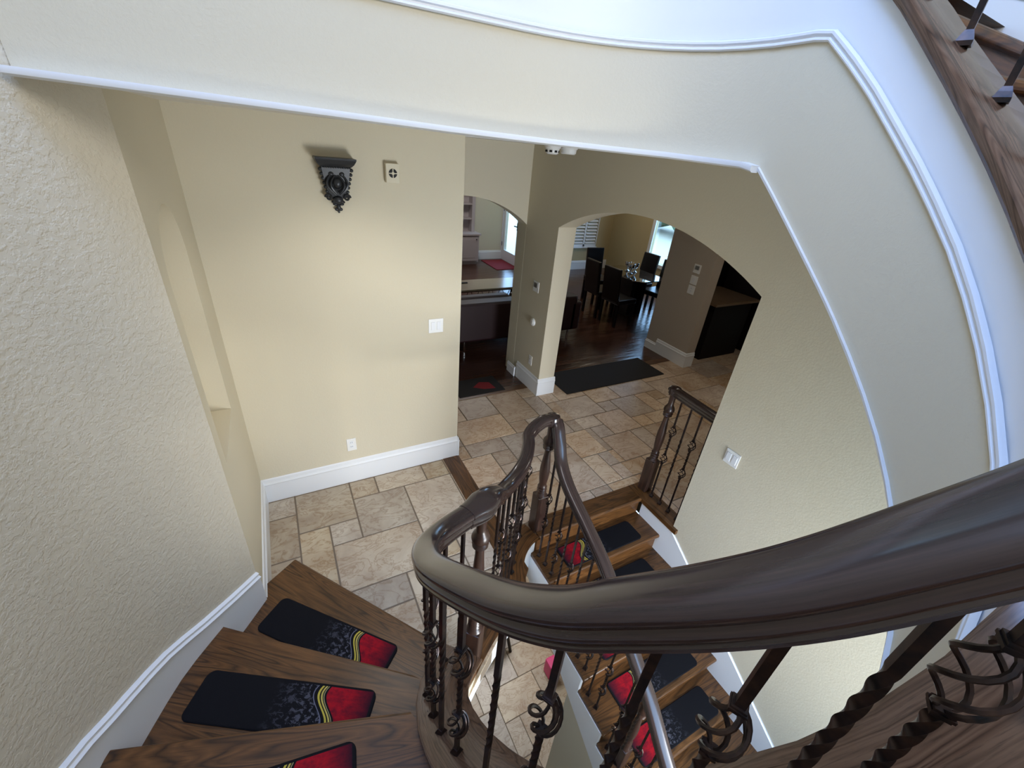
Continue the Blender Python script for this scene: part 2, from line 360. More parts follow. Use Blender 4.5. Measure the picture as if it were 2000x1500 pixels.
# ---------------------------------------------------------------- floors
def tiles(rects, gx, gy, g, gapx, region, name, mats, zt, parent=None):
    """rects in grid units -> bevelled tiles clipped to convex region polygons, over a grout bed"""
    bm = B(); cl = bm.loops.layers.float_color.new('tint')
    for (a, b, c, d) in rects:
        for reg in region:
            poly = [(gx + a * g + gapx, gy + b * g + gapx), (gx + c * g - gapx, gy + b * g + gapx), (gx + c * g - gapx, gy + d * g - gapx), (gx + a * g + gapx, gy + d * g - gapx)]
            for i in range(len(reg)):
                p, q = reg[i], reg[(i + 1) % len(reg)]; out = []
                def side(v): return (q[0] - p[0]) * (v[1] - p[1]) - (q[1] - p[1]) * (v[0] - p[0])
                for j in range(len(poly)):
                    s, e = poly[j], poly[(j + 1) % len(poly)]; ss, se = side(s), side(e)
                    if ss >= 0: out.append(s)
                    if ss * se < 0:
                        t = ss / (ss - se); out.append((s[0] + (e[0] - s[0]) * t, s[1] + (e[1] - s[1]) * t))
                poly = out
                if len(poly) < 3: break
            if len(poly) < 3: continue
            cx = sum(p[0] for p in poly) / len(poly); cy = sum(p[1] for p in poly) / len(poly)
            col = (random.random(), random.random(), random.random(), 1)
            top = []
            lo = [bm.verts.new((x, y, zt - .004)) for x, y in poly]
            for x, y in poly:
                L = math.hypot(x - cx, y - cy) or 1; k = max(0, 1 - .004 / L); top.append(bm.verts.new((cx + (x - cx) * k, cy + (y - cy) * k, zt)))
            fs = [bm.faces.new(top)] + [bm.faces.new([lo[i], lo[(i + 1) % len(lo)], top[(i + 1) % len(lo)], top[i]]) for i in range(len(lo))]
            for f in fs:
                for l in f.loops: l[cl] = col
    return link(name, bm, mats, parent)
def fill(fixed, x0, x1, y0, y1, seed):
    rnd = random.Random(seed); occ = set(); out = list(fixed)
    for a, b, c, d in fixed:
        for x in range(int(a), int(c)):
            for y in range(int(b), int(d)): occ.add((x, y))
    for y in range(y0, y1):
        for x in range(x0, x1):
            if (x, y) in occ: continue
            opts = [(3, 2), (2, 3), (2, 2), (2, 2), (3, 2), (1, 2), (2, 1), (1, 1)]; rnd.shuffle(opts)
            opts.sort(key=lambda o: -(o[0] * o[1]) + rnd.random() * 4)
            for w_, h_ in opts + [(1, 1)]:
                cells = [(x + i, y + j) for i in range(w_) for j in range(h_)]
                if all(c not in occ for c in cells): break
            occ.update(cells); out.append((x, y, x + w_, y + h_))
    return out
left_fixed = [(-2, 1, -1, 2), (-2, -1, -1, 1), (-1, 0, 1, 2), (0, -1, 1, 0), (-1, -3, 0, 0), (1, 1, 2, 2), (2, 1, 4, 2), (4, 1, 5, 2), (1, -1, 3, 1), (3, -2, 5, 1), (0, -3, 3, -1), (0, -4, 2, -3), (2, -5, 3, -3), (0, -6, 2, -4), (-1, 2, 1, 3), (-2, 2, -1, 3), (1, 2, 4, 3), (4, 2, 5, 3), (-2, -3, -1, -1)]
TL = fill(left_fixed, -3, 6, -10, 3, 3)
cf = [(7, 5, 9, 7), (9, 4, 11, 7), (11, 4, 12, 6), (11, 6, 12, 8), (12, 3, 15, 5), (6, 3, 9, 5), (9, 3, 10, 4), (10, 2, 12, 4), (6, 2, 8, 3), (8, 1, 10, 3), (7, 1, 8, 2), (5, 0, 7, 2), (7, 0, 8, 1), (5, 2, 6, 3), (10, 1, 11, 2), (12, 2, 14, 3), (14, 1, 16, 3), (13, 1, 14, 2), (11, 0, 13, 2), (13, -1, 15, 1), (12, -1, 13, 0), (11, -2, 12, 0), (9, -2, 11, 1), (10, -3, 11, -2), (11, -3, 13, -2), (15, 3, 16, 4), (16, 2, 18, 4), (16, 1, 17, 2), (5, 5, 7, 7), (15, 4, 17, 6), (12, 5, 13, 7), (13, 5, 15, 7)]
TC = fill(cf, 4, 36, -14, 10, 11)
bm = B()
box(bm, -.9, 7.7, 2.0, 3.9, -.33, -.003); prism(bm, [(-.9, .93), (.40, .93), (.50, 1.06), (.60, 1.15), (.78, 1.27), (1.09, 1.48), (1.13, 1.56), (1.17, 1.66), (1.26, 1.77), (1.36, 1.83), (1.44, 1.85), (1.44, 2.0), (-.9, 2.0)], -.33, -.003); box(bm, 2.66, 7.7, -.6, 2.0, -.33, -.003)
fl = struct(link('floor_grout_bed', bm, M['grout']), 'grout bed under the foyer stone floor')
struct(tiles(TL, .02, 2.545, .208, .0045, [[(-.389, 2.99), (-.389, .9), (.35, .9), (1.07, 1.44), (1.07, 2.99)]], 'floor_foyer', M['tile'], .0), 'pale travertine foyer floor in mixed rectangles')
struct(tiles(TC, .13, 2.48, .2, .0045, [[(1.225, 3.9), (1.225, 1.98), (2.66, 1.98), (2.66, 3.9)], [(2.66, 3.9), (2.66, -.6), (7.7, -.6), (7.7, 3.9)]], 'floor_hall', M['tile_c'], .0), 'rosy travertine hall floor beyond the dark border strip')
struct(tiles(fill([], -20, 24, -24, 16, 5), 1.4, 1.8, .178, .0035, [[(-3, -3), (5, -3), (5, 4.4), (-3, 4.4)]], 'floor_lower', M['tile'], -2.95), 'travertine floor of the level below')
struct(boxo('floor_lower_bed', (-3, 5, -3, 4.4, -3.1, -2.953), M['grout']))
struct(boxo('floor_living', (-1, 7.9, 3.9, 10.6, -.2, 0.0), M['plank']), 'dark plank floor beyond the arches')
# opening in the foyer floor
EDGE = [Vector(p) for p in ((2.527, 1.805), (1.95, 1.805), (1.44, 1.812), (1.37, 1.79), (1.29, 1.735), (1.215, 1.645), (1.165, 1.53), (1.11, 1.44), (.95, 1.345), (.793, 1.25), (.708, 1.192), (.61, 1.117), (.532, 1.045), (.467, .968), (.44, .93))]
ED = catmull([tuple(p) + (0,) for p in EDGE[2:]], 5); ED = [(p.x, p.y) for p in ED]
# wood border: along the landing, around the curve and the strip to the back wall
bm = B(); outer = offset2(ED, -.16)
def stripU(bm, A_, B_, z0, z1):
    n = len(A_); v = [[bm.verts.new((*p, z)) for p in P] for P, z in ((A_, z1), (B_, z1), (A_, z0), (B_, z0))]; uv = bm.loops.layers.uv.verify(); run = 0
    for i in range(n - 1):
        d = math.dist(A_[i], A_[i + 1])
        for q, vv in ((((v[0][i], v[0][i + 1], v[1][i + 1], v[1][i])), (0, 0, .16, .16)), (((v[2][i], v[2][i + 1], v[0][i + 1], v[0][i])), (0, 0, .03, .03)), (((v[1][i], v[1][i + 1], v[3][i + 1], v[3][i])), (0, 0, .03, .03)), (((v[2][i], v[3][i], v[3][i + 1], v[2][i + 1])), (0, .1, .1, 0))):
            f = bm.faces.new(q)
            for l in f.loops:
                a = l.vert in (q[1], q[2]); l[uv].uv = (run + (d if a else 0), vv[list(q).index(l.vert)])
        run += d
    return v
stripU(bm, ED, offset2(ED, -.165), -.03, .004)
bo = struct(link('trim_1', bm, M['oak']), 'curved oak nosing border around the stair opening'); 
bm = B(); prism(bm, [(1.07, 1.44), (1.225, 1.60), (1.225, 2.99), (1.07, 2.99)], -.02, .003, ((1.1, 1.5), (0, 1)))
struct(link('trim_2', bm, M['oak']), 'oak strip across the foyer tiles to the back wall')
# white fascia ring under the border
bm = B(); fz = offset2(ED, -.025); n = len(fz); thick_ribbon(bm, fz, offset2(ED, -.05), [-.34] * n, [-.03] * n)
struct(link('trim_3', bm, M['white'], smooth=True), 'white curved fascia under the floor opening edge')

# ---------------------------------------------------------------- walls
def arch_pts(a, b, zs, za, n=28):
    """segmental arch: list (t, z) from a to b"""
    h = za - zs; c = (b - a) / 2; R = (c * c + h * h) / (2 * h); mid = (a + b) / 2; out = []
    th = math.asin(c / R)
    for i in range(n + 1):
        q = -th + 2 * th * i / n; out.append((mid + R * math.sin(q), za - R + R * math.cos(q)))
    return out
def arch_wall(name, axis, pos, thick, t0, t1, z0, z1, a, b, zs, za, mat):
    """wall in plane axis=pos, opening from a to b with arch"""
    arc = arch_pts(a, b, zs, za); bm = B()
    def P(t, z, d): return (pos + d, t, z) if axis == 'x' else (t, pos + d, z)
    for d in (0, thick):
        def q(*pts): bm.faces.new([bm.verts.new(P(t, z, d)) for t, z in pts])
        q((t0, z0), (a, z0), (a, zs), (a, z1), (t0, z1)); q((b, z0), (t1, z0), (t1, z1), (b, z1), (b, zs))
        for (p, r), (p2, r2) in zip(arc, arc[1:]): q((p, r), (p2, r2), (p2, z1), (p, z1))
    loop = [(a, z0)] + arc + [(b, z0)]
    for (p, r), (p2, r2) in zip(loop, loop[1:]): bm.faces.new([bm.verts.new(P(*x)) for x in ((p, r, 0), (p2, r2, 0), (p2, r2, thick), (p, r, thick))])
    for (p, r), (p2, r2) in (((t0, z0), (t0, z1)), ((t1, z0), (t1, z1)), ((t0, z1), (t1, z1))): bm.faces.new([bm.verts.new(P(*x)) for x in ((p, r, 0), (p2, r2, 0), (p2, r2, thick), (p, r, thick))])
    bmesh.ops.remove_doubles(bm, verts=bm.verts[:], dist=.0005); return link(name, bm, mat)
# right wall: with the big arch, and going down beside the lower flight
struct(arch_wall('wall_right', 'x', 2.527, .218, 1.445, 4.33, 0, 2.66, 1.46, 3.69, 1.955, 2.235, M['paint']), 'cream wall with the wide arch')
struct(boxo('wall_right_stair', (2.527, 2.745, -1.4, 1.445, -3, 5.8), M['paint']), 'cream wall beside the lower flight')
struct(boxo('wall_right_lower', (2.527, 2.66, 1.445, 4.4, -3, -.34), M['paint']))
struct(boxo('wall_right_upper', (2.527, 2.745, 1.445, 4.33, 2.66, 5.8), M['paint']))
struct(boxo('wall_back', (-.6, 1.213, 2.982, 3.2, -.33, 2.66), M['paint']), 'cream foyer back wall')
struct(boxo('wall_back_return', (.78, .975, 3.2, 4.33, -.33, 2.66), M['paint']))
struct(arch_wall('wall_rear', 'y', 4.33, .2, .78, 2.745, 0, 2.66, .975, 2.526, 1.875, 2.146, M['paint']), 'olive wall over the small arch')
# left wall with arched niche
nz = arch_pts(2.06, 2.60, 1.98, 2.275, 24); bm = B()
def PX(y, z, d=0): return bm.verts.new((-.389 - d, y, z))
NL = [(2.06, 1.11)] + nz + [(2.60, 1.11)]
bm.faces.new([PX(1.95, -.33), PX(2.06, -.33), PX(2.06, 1.11), PX(2.06, 1.98), PX(2.06, 2.66), PX(1.95, 2.66)]); bm.faces.new([PX(2.60, -.33), PX(2.99, -.33), PX(2.99, 2.66), PX(2.60, 2.66), PX(2.60, 1.98), PX(2.60, 1.11)])
bm.faces.new([PX(2.06, -.33), PX(2.60, -.33), PX(2.60, 1.11), PX(2.06, 1.11)])
for (a, b), (c, d) in zip(nz, nz[1:]): bm.faces.new([PX(a, b), PX(c, d), PX(c, 2.66), PX(a, 2.66)])
dp = .13
for (a, b), (c, d) in zip(NL, NL[1:] + NL[:1]): bm.faces.new([PX(a, b), PX(c, d), PX(c, d, dp), PX(a, b, dp)])
for (a, b), (c, d) in zip(nz, nz[1:]): bm.faces.new([PX(a, b, dp), PX(c, d, dp), PX(c, 1.11, dp), PX(a, 1.11, dp)])
box(bm, -.62, -.55, 1.9, 3.0, -.33, 2.66)
bmesh.ops.remove_doubles(bm, verts=bm.verts[:], dist=.0005); struct(link('wall_left', bm, M['paint']), 'left foyer wall with a tall arched niche')
# curved outer wall of the stair
bm = B(); P_ = [(p.x, p.y) for p in OUT]; Q_ = offset2(P_, -.15); n = len(P_)
Q_[0] = (-.50, 2.02); Q_[-1] = (2.70, 1.35)
thick_ribbon(bm, P_, Q_, [2.35 if p[0] > 2.5 else 1.95 if p[0] > 1.9 else 1.5 if p[0] > 1.0 else -.33 for p in P_], [5.8] * n)
o = struct(link('wall_curved', bm, M['paint_rough'], smooth=True), 'curved textured plaster wall of the staircase')
struct(boxo('wall_left_upper', (-.62, -.389, 1.95, 3.2, 2.66, 5.8), M['paint']))
# ceiling of the foyer behind the header, upper floor slab
bm = B(); head = [wn(i, 0.0) for i in range(0, 28)]
poly = head + [(2.527, .98), (2.527, 4.33), (-.6, 4.33), (-.6, 1.77)]
vs = [bm.verts.new((*p, 2.6595)) for p in poly]; bm.faces.new(vs)
bmesh.ops.triangulate(bm, faces=bm.faces[:]); struct(link('ceiling', bm, M['ceil']), 'foyer ceiling behind the header')
bm = B(); head2 = [wn(i, .06) for i in range(0, 29)]
vs = [bm.verts.new((*p, 3.15)) for p in head2 + [(2.527, .95), (2.527, 4.33), (-.6, 4.33), (-.6, 1.77)]]; bm.faces.new(vs); bmesh.ops.triangulate(bm, faces=bm.faces[:])
uv = bm.loops.layers.uv.verify()
for f in bm.faces:
    for l in f.loops: l[uv].uv = (l.vert.co.x, l.vert.co.y)
struct(link('floor_upper', bm, M['oak']), 'upper landing floor')
struct(boxo('wall_upper_back', (-.62, 2.745, 4.33, 4.5, 2.66, 5.8), M['paint']))
struct(boxo('ceiling_upper', (-1.2, 2.9, -1.5, 4.5, 5.8, 5.9), M['ceil']))
# header + winding band (cream), trim moulding, white fascia
I0 = [i * .5 for i in range(0, 121)]
bm = B(); ii = [i for i in I0 if i <= 60]
thick_ribbon(bm, [wn(i, 0) for i in ii], [wn(i, .045) for i in ii], [bandz(i) for i in ii], [trimz(i) + .01 for i in ii])
o = struct(link('wall_header', bm, M['paint'], smooth=True), 'curved cream header and winding band around the stairwell')
bm = B(); thick_ribbon(bm, [wn(i, .004) for i in ii], [wn(i, .045) for i in ii], [trimz(i) - .002 for i in ii], [capz(i) - .035 for i in ii])
struct(link('trim_4', bm, M['white'], smooth=True), 'white curved fascia above the moulding')
bm = B(); prof = [(.0, .0), (-.010, .0), (-.016, .006), (-.016, .012), (-.009, .017), (-.009, .024), (-.018, .030), (-.018, .040), (-.010, .046), (.0, .048)]
sweep(bm, [(*wn(i, 0), trimz(i) - .015) for i in ii if i <= 56], [(-a * .65, b * .62) for a, b in prof], flat=False)
struct(link('trim_5', bm, M['white'], smooth=True), 'white double-bead moulding around the stairwell')
# header lip (corner bead, lighter)
bm = B(); sweep(bm, [(*wn(i, .0), bandz(i) + .002) for i in ii if i <= 27], [(-.003, .008), (-.004, -.002), (.0, -.009), (.008, -.013), (.038, -.013), (.048, -.008), (.05, .0), (.049, .008)], flat=True)
sweep(bm, [(*wn(i, .0), bandz(i) + .002) for i in ii if 27 <= i <= 42], [(-.002, .005), (-.003, -.002), (.002, -.005), (.010, -.005), (.012, .005)], flat=True)
struct(link('trim_6', bm, M['white'], smooth=True), 'pale rounded lower lip of the header')
# soffit under the winding stair
bm = B(); idx = [28 + i for i in range(0, 30)]
a = []
for i in idx:
    z = bandz(i); f = (capz(28.4) - capz(i)) / (capz(28.4) - capz(58)); s = OUTS[-1] * (1 - f); p = out_at(s); q = wn(i, .04); a.append((bm.verts.new((*q, z)), bm.verts.new((p.x, p.y, z))))
for (p, q), (r, s) in zip(a, a[1:]): bm.faces.new([p, q, s, r])
struct(link('ceiling_soffit', bm, M['ceil'], smooth=True), 'sloping soffit under the winding stair')
# lower level shell
struct(boxo('wall_lower_back', (-3, 5, 4.4, 4.5, -3, -.33), M['paint'])); struct(boxo('wall_lower_left', (-3.1, -3, -3, 4.4, -3, -.33), M['paint']))
struct(boxo('wall_lower_front', (-3, 5, -3.1, -3, -3, 0), M['paint']))
bm = B(); box(bm, -3, -.9, -3, 4.4, -.36, -.33); box(bm, -.9, .3, -3, .95, -.36, -.33); box(bm, .3, 2.6, -3, -1.4, -.36, -.33); struct(link('ceiling_lower', bm, M['ceil']))

# baseboards
BBP = [(0, 0), (.016, 0), (.016, .165), (.020, .175), (.012, .190), (.008, .215), (0, .222)]
def baseboard(name, path, h=1.0, label=None):
    bm = B(); sweep(bm, [(*p, 0) for p in path], [(a, b * h) for a, b in BBP], flat=True); return struct(link(name, bm, M['white']), label)
baseboard('baseboard_back', [(-.389, 2.982), (1.213, 2.982)], label='tall white baseboard on the back wall')
baseboard('baseboard_back_end', [(1.213, 2.982 - .02), (1.213, 3.2)])
baseboard('baseboard_left', [(-.389, 1.95), (-.389, 2.982)], label='tall white baseboard on the niche wall')
baseboard('baseboard_right', [(2.527, 4.22), (2.527, 3.70 - .012)], 1.0, 'tall white baseboard on the arch pier')
baseboard('baseboard_right_end', [(2.511, 3.69), (2.76, 3.69)]); baseboard('baseboard_rear', [(2.50, 4.42), (2.50, 4.22)], .62)

# ---------------------------------------------------------------- main winding staircase
st = thing('winding_staircase', 'dark oak winding staircase climbing from the pale foyer tiles', 'staircase', (0, 0, 0))
def nose(k):
    if k == 1: return Vector((.50, 1.22)), Vector((-.207, 2.169))
    if k == 2: return Vector((.33, 1.045)) * 0 + Vector((.241, 1.109)), Vector((-.564, 1.728))
    if k == 3: return Vector((.182, .881)), Vector((-.856, 1.24))
    i = inner_idx(RISE * k); q = wn(i, .19); p = out_at(out_s_for(k)); return Vector(q), p
INN = {1: 59.4, 2: 57.6, 3: 55.6}
for k in range(1, NT + 1):
    a0, b0 = nose(k); a1, b1 = nose(k + 1); z = RISE * k
    i0 = INN.get(k, None) or inner_idx(RISE * k); i1 = INN.get(k + 1, None) or inner_idx(RISE * (k + 1))
    d = (b0 - a0).normalized(); nn = Vector((-d.y, d.x))
    if nn.dot((a1 + b1) / 2 - (a0 + b0) / 2) < 0: nn = -nn
    s0, s1 = out_s_for(k), out_s_for(k + 1)
    oc = []
    if k == 1:
        oc = [Vector((-.389, 2.035)), Vector((-.389, 1.95))]; s0 = 0
    m = 5
    for j in range(0 if k > 1 else 1, m + 1): oc.append(out_at(s0 + (s1 + .07 - s0) * j / m))
    ic = [Vector(wn(i0 + (i1 - i0) * j / m, .17)) for j in range(m, 0, -1)]
    ic[0] = Vector(wn(i1, .17)) + nn * .03
    poly = [a0, b0] + oc + ic
    clean = [poly[0]]
    for p in poly[1:]:
        if (p - clean[-1]).length > .006: clean.append(p)
    bm = B()
    try:
        prism(bm, clean, z - .034, z)
        top = [e for e in bm.edges if all(abs(v.co.z - z) < 1e-5 for v in e.verts) or all(abs(v.co.z - z + .034) < 1e-5 for v in e.verts)]
        fr = [e for e in top if abs((Vector(e.verts[0].co.xy) - a0).cross(d)) < .004 and abs((Vector(e.verts[1].co.xy) - a0).cross(d)) < .004]
        bmesh.ops.bevel(bm, geom=fr, offset=.013, segments=3, profile=.5, affect='EDGES')
        set_uv(bm, a0, d)
        link('tread', bm, M['oak'], st)
    except Exception as e: print('tread', k, e)
    # riser
    c0 = a0 + nn * .03; c1 = b0 + nn * .03; c1 = c1 - d * (0.0 if k > 1 else .03)
    if k == 1: c1 = Vector((-.36, 2.02)) if False else b0 + nn * .03 - d * .02
    bm = B(); prism(bm, [c0, c1, c1 + nn * .018, c0 + nn * .018], z - RISE, z - .034); set_uv(bm, a0, d); link('riser', bm, M['oak'], st)
    if k == 1:
        bm = B(); e0 = c1; e1 = Vector((-.385, 2.0)); dd = (e1 - e0).normalized(); prism(bm, [e0, e1, e1 + Vector((dd.y, -dd.x)) * -.018, e0 + Vector((dd.y, -dd.x)) * -.018], 0, z - .034); set_uv(bm, e0, dd); link('riser', bm, M['oak'], st)
# stringer cap (the curb the balusters stand on)
bm = B(); ii2 = [28.0 + j * .5 for j in range(0, 65)]
ctr = [(*wn(i, .085), capz(i) + .002) for i in ii2]
# use a flat-section sweep, width .21
sweep(bm, ctr, [(-.105, -.040), (.105, -.040), (.112, -.028), (.112, -.008), (.103, 0), (-.103, 0), (-.112, -.008), (-.112, -.028)], flat=True)
link('stringer_cap', bm, M['oak_cap'], st, smooth=True)
bm = B(); sweep(bm, [(*wn(i, .085), 3.19) for i in [j * .5 for j in range(0, 57)]], [(-.105, -.040), (.105, -.040), (.112, -.028), (.112, -.008), (.103, 0), (-.103, 0), (-.112, -.008), (-.112, -.028)], flat=True)
o = struct(link('trim_7', bm, M['oak_cap'], smooth=True), 'oak landing curb around the upper opening')
# inner stringer board on the tread side
bm = B(); jj = [i for i in ii2 if i <= 60]; thick_ribbon(bm, [wn(i, .185) for i in jj], [wn(i, .165) for i in jj], [max(capz(i) - .30, 0) for i in jj], [capz(i) - .03 for i in jj]); link('stringer_board', bm, M['oak'], st, smooth=True)
bm = B(); jj = [44 + j * .5 for j in range(0, 33)]; thick_ribbon(bm, [wn(i, .0) for i in jj], [wn(i, .02) for i in jj], [max(capz(i) - .20, -.02) for i in jj], [capz(i) - .03 for i in jj]); link('stringer_board', bm, M['oak'], st, smooth=True)
# white skirt board on the curved wall
SKT = [(0, .405), (.2, .46), (.37, .505), (.56, .575), (.8, .65), (.95, .71)]
def skz(s): return interp(s, SKT) if s < .95 else .71 + (s - .95) * (RISE / ((OUTS[-1] - .96) / (NT - 2)))
ss = [j * OUTS[-1] / 90 for j in range(91)]
pp = [out_at(s) for s in ss]; pp = [(p.x, p.y) for p in pp]; q1 = offset2(pp, .018)
bm = B(); thick_ribbon(bm, q1, pp, [max(skz(s) - .75, 0.0) for s in ss], [skz(s) - .02 for s in ss])
link('skirt_board', bm, M['white'], st, smooth=True)
bm = B(); sweep(bm, [(*p, skz(s) - .03) for p, s in zip(pp, ss)], [(-.0, .0), (-.024, .0), (-.026, .010), (-.014, .018), (-.012, .024), (-.018, .034), (-.008, .042), (0, .042)], flat=True)
link('skirt_moulding', bm, M['white'], st, smooth=True)

# ---------------------------------------------------------------- stair mats
def mat_obj(label, p0, u, v, L_, D_, z, group):
    """p0 black-end corner, u along length to the red end, v across"""
    u = Vector(u).normalized(); v = Vector(v).normalized(); r = .035; pts = []
    for cx, cy, a0 in ((r, r, PI), (L_ - r, r, 1.5 * PI), (L_ - r, D_ - r, 0), (r, D_ - r, .5 * PI)):
        for j in range(6): a = a0 + j * PI / 10; pts.append((cx + r * math.cos(a), cy + r * math.sin(a)))
    bm = B(); uv = bm.loops.layers.uv.verify()
    lo = [bm.verts.new((0, 0, 0)) for _ in pts]; hi = [bm.verts.new((0, 0, 0)) for _ in pts]; inn = [bm.verts.new((0, 0, 0)) for _ in pts]; cmap = {}
    for (x, y), a, b, c in zip(pts, lo, hi, inn):
        x2 = L_ / 2 + (x - L_ / 2) * (1 - .008 / L_); y2 = D_ / 2 + (y - D_ / 2) * (1 - .008 / D_)
        for vtx, (xx, yy), zz in ((a, (x, y), 0), (b, (x, y), .005), (c, (x2, y2), .008)):
            vtx.co = (u.x * xx + v.x * yy, u.y * xx + v.y * yy, zz); cmap[vtx] = (xx / L_, yy / D_)
    n = len(pts); bm.faces.new(inn)
    for i in range(n): j = (i + 1) % n; bm.faces.new([lo[i], lo[j], hi[j], hi[i]]); bm.faces.new([hi[i], hi[j], inn[j], inn[i]])
    for f in bm.faces:
        for l in f.loops: l[uv].uv = cmap[l.vert]
    o = link('stair_mat', bm, M['mat'], loc=(p0[0], p0[1], z + .0005)); return tag(o, label, 'mat', group)
G1 = 'mats on the winding stair'; G2 = 'mats on the lower flight'
mat_obj('black and red stair mat on the lowest tread beside the pale foyer tiles', (-.285, 1.912), (.69, -.725), (-.725, -.69), .775, .21, .18, G1)
mat_obj('black and red stair mat on the second tread up from the foyer', (-.582, 1.512), (.85, -.526), (-.526, -.85), .79, .205, .36, G1)
mat_obj('stair mat showing only its red end at the bottom edge of the photo', (-.80, 1.00), (.985, -.16), (-.16, -.985), .78, .21, .54, G1)

# ---------------------------------------------------------------- lower flight
lf = thing('lower_flight', 'straight dark oak flight descending between white skirts', 'staircase')
def ny(k): return 1.805 - .268 * k
for k in range(0, 14):
    z = -RISE * k; y1 = ny(k); y0 = y1 + (.268 + .03 if k else .19)
    if k:
        bm = B(); box(bm, 1.40, 2.515, y1, y0, z - .034, z)
        bmesh.ops.bevel(bm, geom=[e for e in bm.edges if all(abs(v.co.y - y1) < 1e-5 for v in e.verts) and abs(e.verts[0].co.z - e.verts[1].co.z) < 1e-5], offset=.013, segments=3, profile=.5, affect='EDGES'); set_uv(bm, (0, 0), (1, 0)); link('tread', bm, M['oak'], lf)
    bm = B(); box(bm, 1.42, 2.515, y1 + .03, y1 + .048, z - RISE, z - .034); set_uv(bm, (0, 0), (1, 0)); link('riser', bm, M['oak'], lf)
bm = B(); box(bm, 1.44, 2.66, 1.805, 1.985, -.034, .004)
bmesh.ops.bevel(bm, geom=[e for e in bm.edges if all(abs(v.co.y - 1.805) < 1e-5 for v in e.verts) and abs(e.verts[0].co.z - e.verts[1].co.z) < 1e-5], offset=.013, segments=3, profile=.5, affect='EDGES'); set_uv(bm, (0, 0), (1, 0)); link('landing_nosing', bm, M['oak'], lf)
bm = B()   # right white skirt, on the wall
vs = [(1.80, -.05), (1.45, -.05), (-1.3, -1.92), (-1.3, -2.9), (1.80, -.80)]
a = [bm.verts.new((2.515, y, z)) for y, z in vs]; b = [bm.verts.new((2.5269, y, z)) for y, z in vs]; bm.faces.new(a); bm.faces.new(b[::-1])
for i in range(5): j = (i + 1) % 5; bm.faces.new([a[i], a[j], b[j], b[i]])
link('skirt_board', bm, M['white'], lf)
bm = B(); sweep(bm, [(2.5269, 1.45, -.055), (2.5269, -1.3, -1.925)], [(0, -.02), (-.022, -.02), (-.024, -.004), (-.012, .004), (-.010, .014), (0, .018)][::-1], flat=True)
link('skirt_moulding', bm, M['white'], lf)
bm = B()   # left open stringer with sawtooth top
vs = []
for k in range(1, 14): vs += [(ny(k) + .268 + .03, -RISE * k - .034), (ny(k) + .03, -RISE * k - .034)]
top = [(1.87, -.034), (1.835, -.034)] + vs; bot = [(ny(13) + .03, -RISE * 13 - .40), (1.87, -.42)]
allp = top + bot; a = [bm.verts.new((1.42, y, z)) for y, z in allp]; b = [bm.verts.new((1.395, y, z)) for y, z in allp]
bm.faces.new(a); bm.faces.new(b[::-1])
for i in range(len(allp)): j = (i + 1) % len(allp); bm.faces.new([a[i], a[j], b[j], b[i]])
link('open_stringer', bm, M['white'], lf)
bm = B(); vs = [(1.12, -.86), (-2.9, -3.6 + .05), (-2.9, -2.95), (1.12, -2.95)]
vs = [(1.12, -2.95), (1.12, -.90), (-1.8, -2.86), (-1.8, -2.95)]
a = [bm.verts.new((1.405, y, z)) for y, z in vs]; b = [bm.verts.new((1.50, y, z)) for y, z in vs]; bm.faces.new(a); bm.faces.new(b[::-1])
for i in range(4): j = (i + 1) % 4; bm.faces.new([a[i], a[j], b[j], b[i]])
struct(link('wall_understair', bm, M['paint']), 'cream wall closing the space under the lower flight')
# wood curb of the short guard
bm = B(); prism(bm, [(2.50, 1.41), (2.665, 1.41), (2.665, 1.985), (2.50, 1.985)], -.034, .006, ((2.5, 1.4), (0, 1))); struct(link('trim_8', bm, M['oak']), 'oak curb strip through the arch beside the stair opening')
for k, nm in ((1, 'top'), (2, 'second'), (3, 'third'), (4, 'fourth'), (5, 'fifth')):
    y1 = ny(k)
    mat_obj('black and red mat on the %s tread of the lower flight' % nm, (2.355, y1 + .245 - .0), (-1, 0), (0, -1), .755, .205, -RISE * k, G2)

# ---------------------------------------------------------------- railings
HALF = [(.0, .041), (.016, .0405), (.031, .038), (.043, .033), (.049, .025), (.0505, .016), (.047, .008), (.041, .003), (.039, -.003), (.042, -.009), (.0455, -.015), (.0455, -.022), (.041, -.028), (.035, -.031), (.035, -.035), (.040, -.039), (.041, -.045), (.036, -.050), (.026, -.051)]
RAILP = HALF + [(-a, b) for a, b in HALF[:0:-1]]
RAILP = [(-a * .91, b * .90) for a, b in RAILP]
RAILS = [(a * .86, b * .84) for a, b in RAILP]
def smooth_path(P, step=.02, it=5):
    P = [Vector(p) for p in P]; L = [0]
    for a, b in zip(P, P[1:]): L.append(L[-1] + (b - a).length)
    n = int(L[-1] / step); out = []; k = 0
    for i in range(n + 1):
        s_ = L[-1] * i / n
        while k < len(L) - 2 and L[k + 1] < s_: k += 1
        out.append(P[k].lerp(P[k + 1], (s_ - L[k]) / max(L[k + 1] - L[k], 1e-9)))
    for _ in range(it): out = [out[0]] + [(out[i - 1] + 2 * out[i] + out[i + 1]) / 4 for i in range(1, n)] + [out[-1]]
    return [tuple(p) for p in out]
def handrail(path, parent, prof=RAILP, name='handrail'):
    bm = B(); sweep(bm, path, prof); return link(name, bm, M['rail'], parent, smooth=True)
